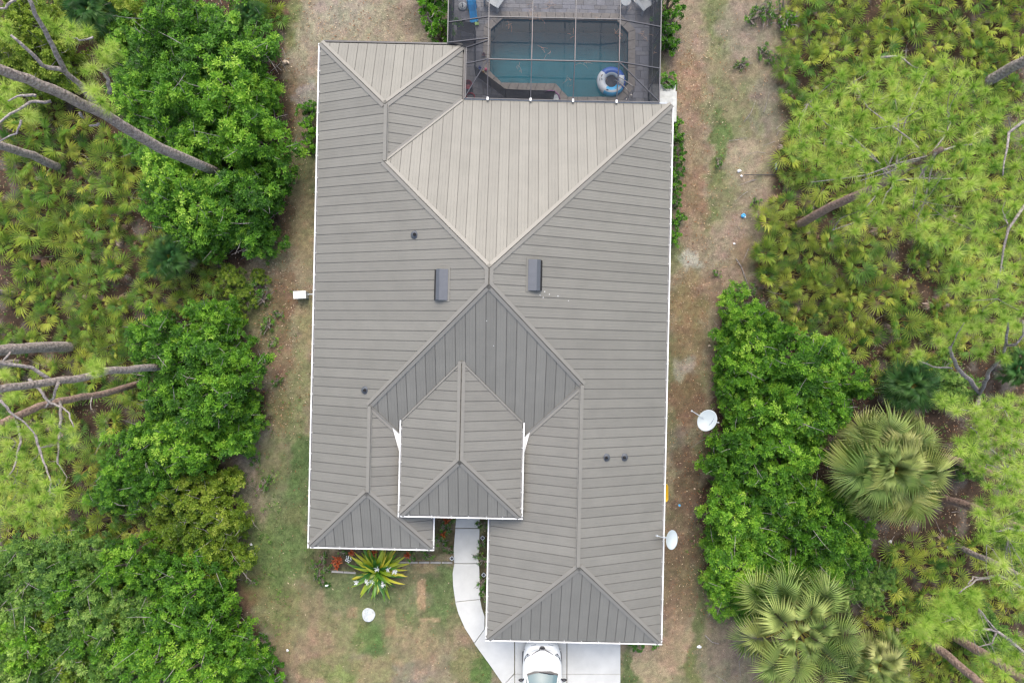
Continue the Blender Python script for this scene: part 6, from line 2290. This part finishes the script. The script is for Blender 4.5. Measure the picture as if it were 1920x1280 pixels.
tag(place('undergrowth', np_mesh('undergrowth', Vv, Ff, M_DULL, tint=T)), 'low leafy undergrowth on the dark thicket floor', 'undergrowth', kind='stuff')

# bare twigs lying about
mb = MB()
for k in range(520):
    while True:
        u, v = rnd.uniform(0, 1920), rnd.uniform(0, 1280)
        f = float(forest_mask(np.array([u]), np.array([v]))[0])
        if (f > .5 or (1360 < u < 1480 and v < 560) or (1340 < u < 1480 and v > 1150)) : break
    a, L2 = rnd.uniform(0, 6.28), rnd.uniform(.25, 1.1)
    p = W(u, v, rnd.uniform(.02, .3 * f + .03))
    q = p + Vector((math.cos(a), math.sin(a), rnd.uniform(-.05, .25))) * L2
    mb.tube([p, p.lerp(q, .5) + Vector((rnd.uniform(-.08, .08), rnd.uniform(-.08, .08), .03)), q], [.014, .011, .005], 4, cap=False)
tag(mb.build('twigs', [M_BRANCH]), 'thin grey dead twigs scattered on the thicket floor', 'twigs', kind='stuff')

# ------------------------------------------------------------------ labels of the many plants: from what they stand nearest to
MARKS = [(430, 332, "the long forked pine's foot"), (116, 318, "the thick edge pine trunk"), (141, 648, "the thick horizontal pine trunk"), (342, 682, "the upper crossing pine's foot"),
         (568, 554, 'the white utility box'), (325, 482, 'the bluish fan palm'), (172, 22, 'the far dark fan palm'), (602, 82, 'the far roof corner'), (840, 60, 'the pool cage'),
         (580, 1025, 'the front roof corner'), (711, 1066, 'the strap leaf plant'), (691, 1152, 'the white tank lid'), (875, 1050, 'the curved front walk'), (1240, 60, "the cage's outer side"), (1250, 190, 'the concrete steps'),
         (1393, 404, 'the blue plastic bag'), (1455, 310, 'the white canister'), (1490, 426, "the broad crowned pine's foot"), (1842, 158, 'the dark pine trunk'), (1326, 788, 'the standing satellite dish'),
         (1257, 1011, 'the roof edge dish'), (1662, 872, 'the largest fan palm'), (1492, 1172, 'the yellow stalked fan palm'), (1640, 1235, 'the dusty fan palm'), (1705, 722, 'the low dark fan palm'),
         (1836, 740, 'the thin forked pine'), (1732, 1192, 'the lower reddish pine trunk'), (1215, 1204, 'the garage roof corner'), (80, 880, "the tufted pine crown"), (415, 970, 'the olive shrub patch'), (300, 1150, 'the lowest thicket trees')]
DIRS = ['right', 'upper right', 'top', 'upper left', 'left', 'lower left', 'bottom', 'lower right']
ORD = ['nearest', 'second', 'third', 'fourth', 'fifth', 'sixth', 'seventh', 'eighth', 'ninth', 'tenth', 'eleventh', 'twelfth', 'thirteenth', 'fourteenth', 'fifteenth', 'sixteenth', 'seventeenth', 'eighteenth']
bins = {}
for o, u, v, phrase, cat in LABELLED:
    m = min(MARKS, key=lambda q: (q[0] - u) ** 2 + (q[1] - v) ** 2)
    a = math.atan2(m[1] - v, u - m[0])
    bins.setdefault((phrase, m[2], DIRS[int(round(a / (math.pi / 4))) % 8]), []).append((math.hypot(u - m[0], v - m[1]), o, cat))
for (phrase, mark, dr), L_ in bins.items():
    L_.sort(key=lambda q: q[0])
    for i, (d_, o, cat) in enumerate(L_):
        if len(L_) == 1:
            lab = f'{phrase} next to {mark}, toward the {dr}'
        else:
            lab = f'{ORD[min(i, len(ORD) - 1)]} {phrase} from {mark} toward the {dr}'
        o['label'] = lab
        o['category'] = {'tree': 'tree', 'shrub': 'shrub', 'plant': 'palmetto' if 'palmetto' in phrase else 'plant'}.get(cat, cat)

# pine straw caught on the top of the cage
mb = MB()
for k in range(28):
    p0 = Vector((rnd.uniform(-1.1, 6.0), rnd.uniform(10.8, 16.2), 0))
    for j in range(rnd.randint(3, 9)):
        a, L2 = rnd.uniform(0, 6.28), rnd.uniform(.12, .3)
        def top(x, y):
            z = ZT if y > CY[1] else ZH + (ZT - ZH) * (y - CY[0]) / (CY[1] - CY[0])
            return z if x < CX[-1] else ZT + (ZS - ZT) * (x - CX[-1]) / (CXR - CX[-1]) - (ZT - z) * (1 - (x - CX[-1]) / (CXR - CX[-1]))
        x0, y0 = p0.x + rnd.uniform(-.16, .16), p0.y + rnd.uniform(-.16, .16)
        x1, y1 = min(x0 + math.cos(a) * L2, 6.05), max(10.5, y0 + math.sin(a) * L2)
        mb.tube([L2W(x0, y0, top(x0, y0) + .012), L2W((x0 + x1) / 2 + .02, (y0 + y1) / 2 + .02, top((x0 + x1) / 2, (y0 + y1) / 2) + .02), L2W(x1, y1, top(x1, y1) + .012)], .0035, 3, cap=False)
tag(mb.build('pine_straw', [paint('pine_straw', C(160, 132, 112), rough=.9, var=.2)]), 'brown pine straw caught on the cage screen above the pool', 'pine straw', kind='stuff')
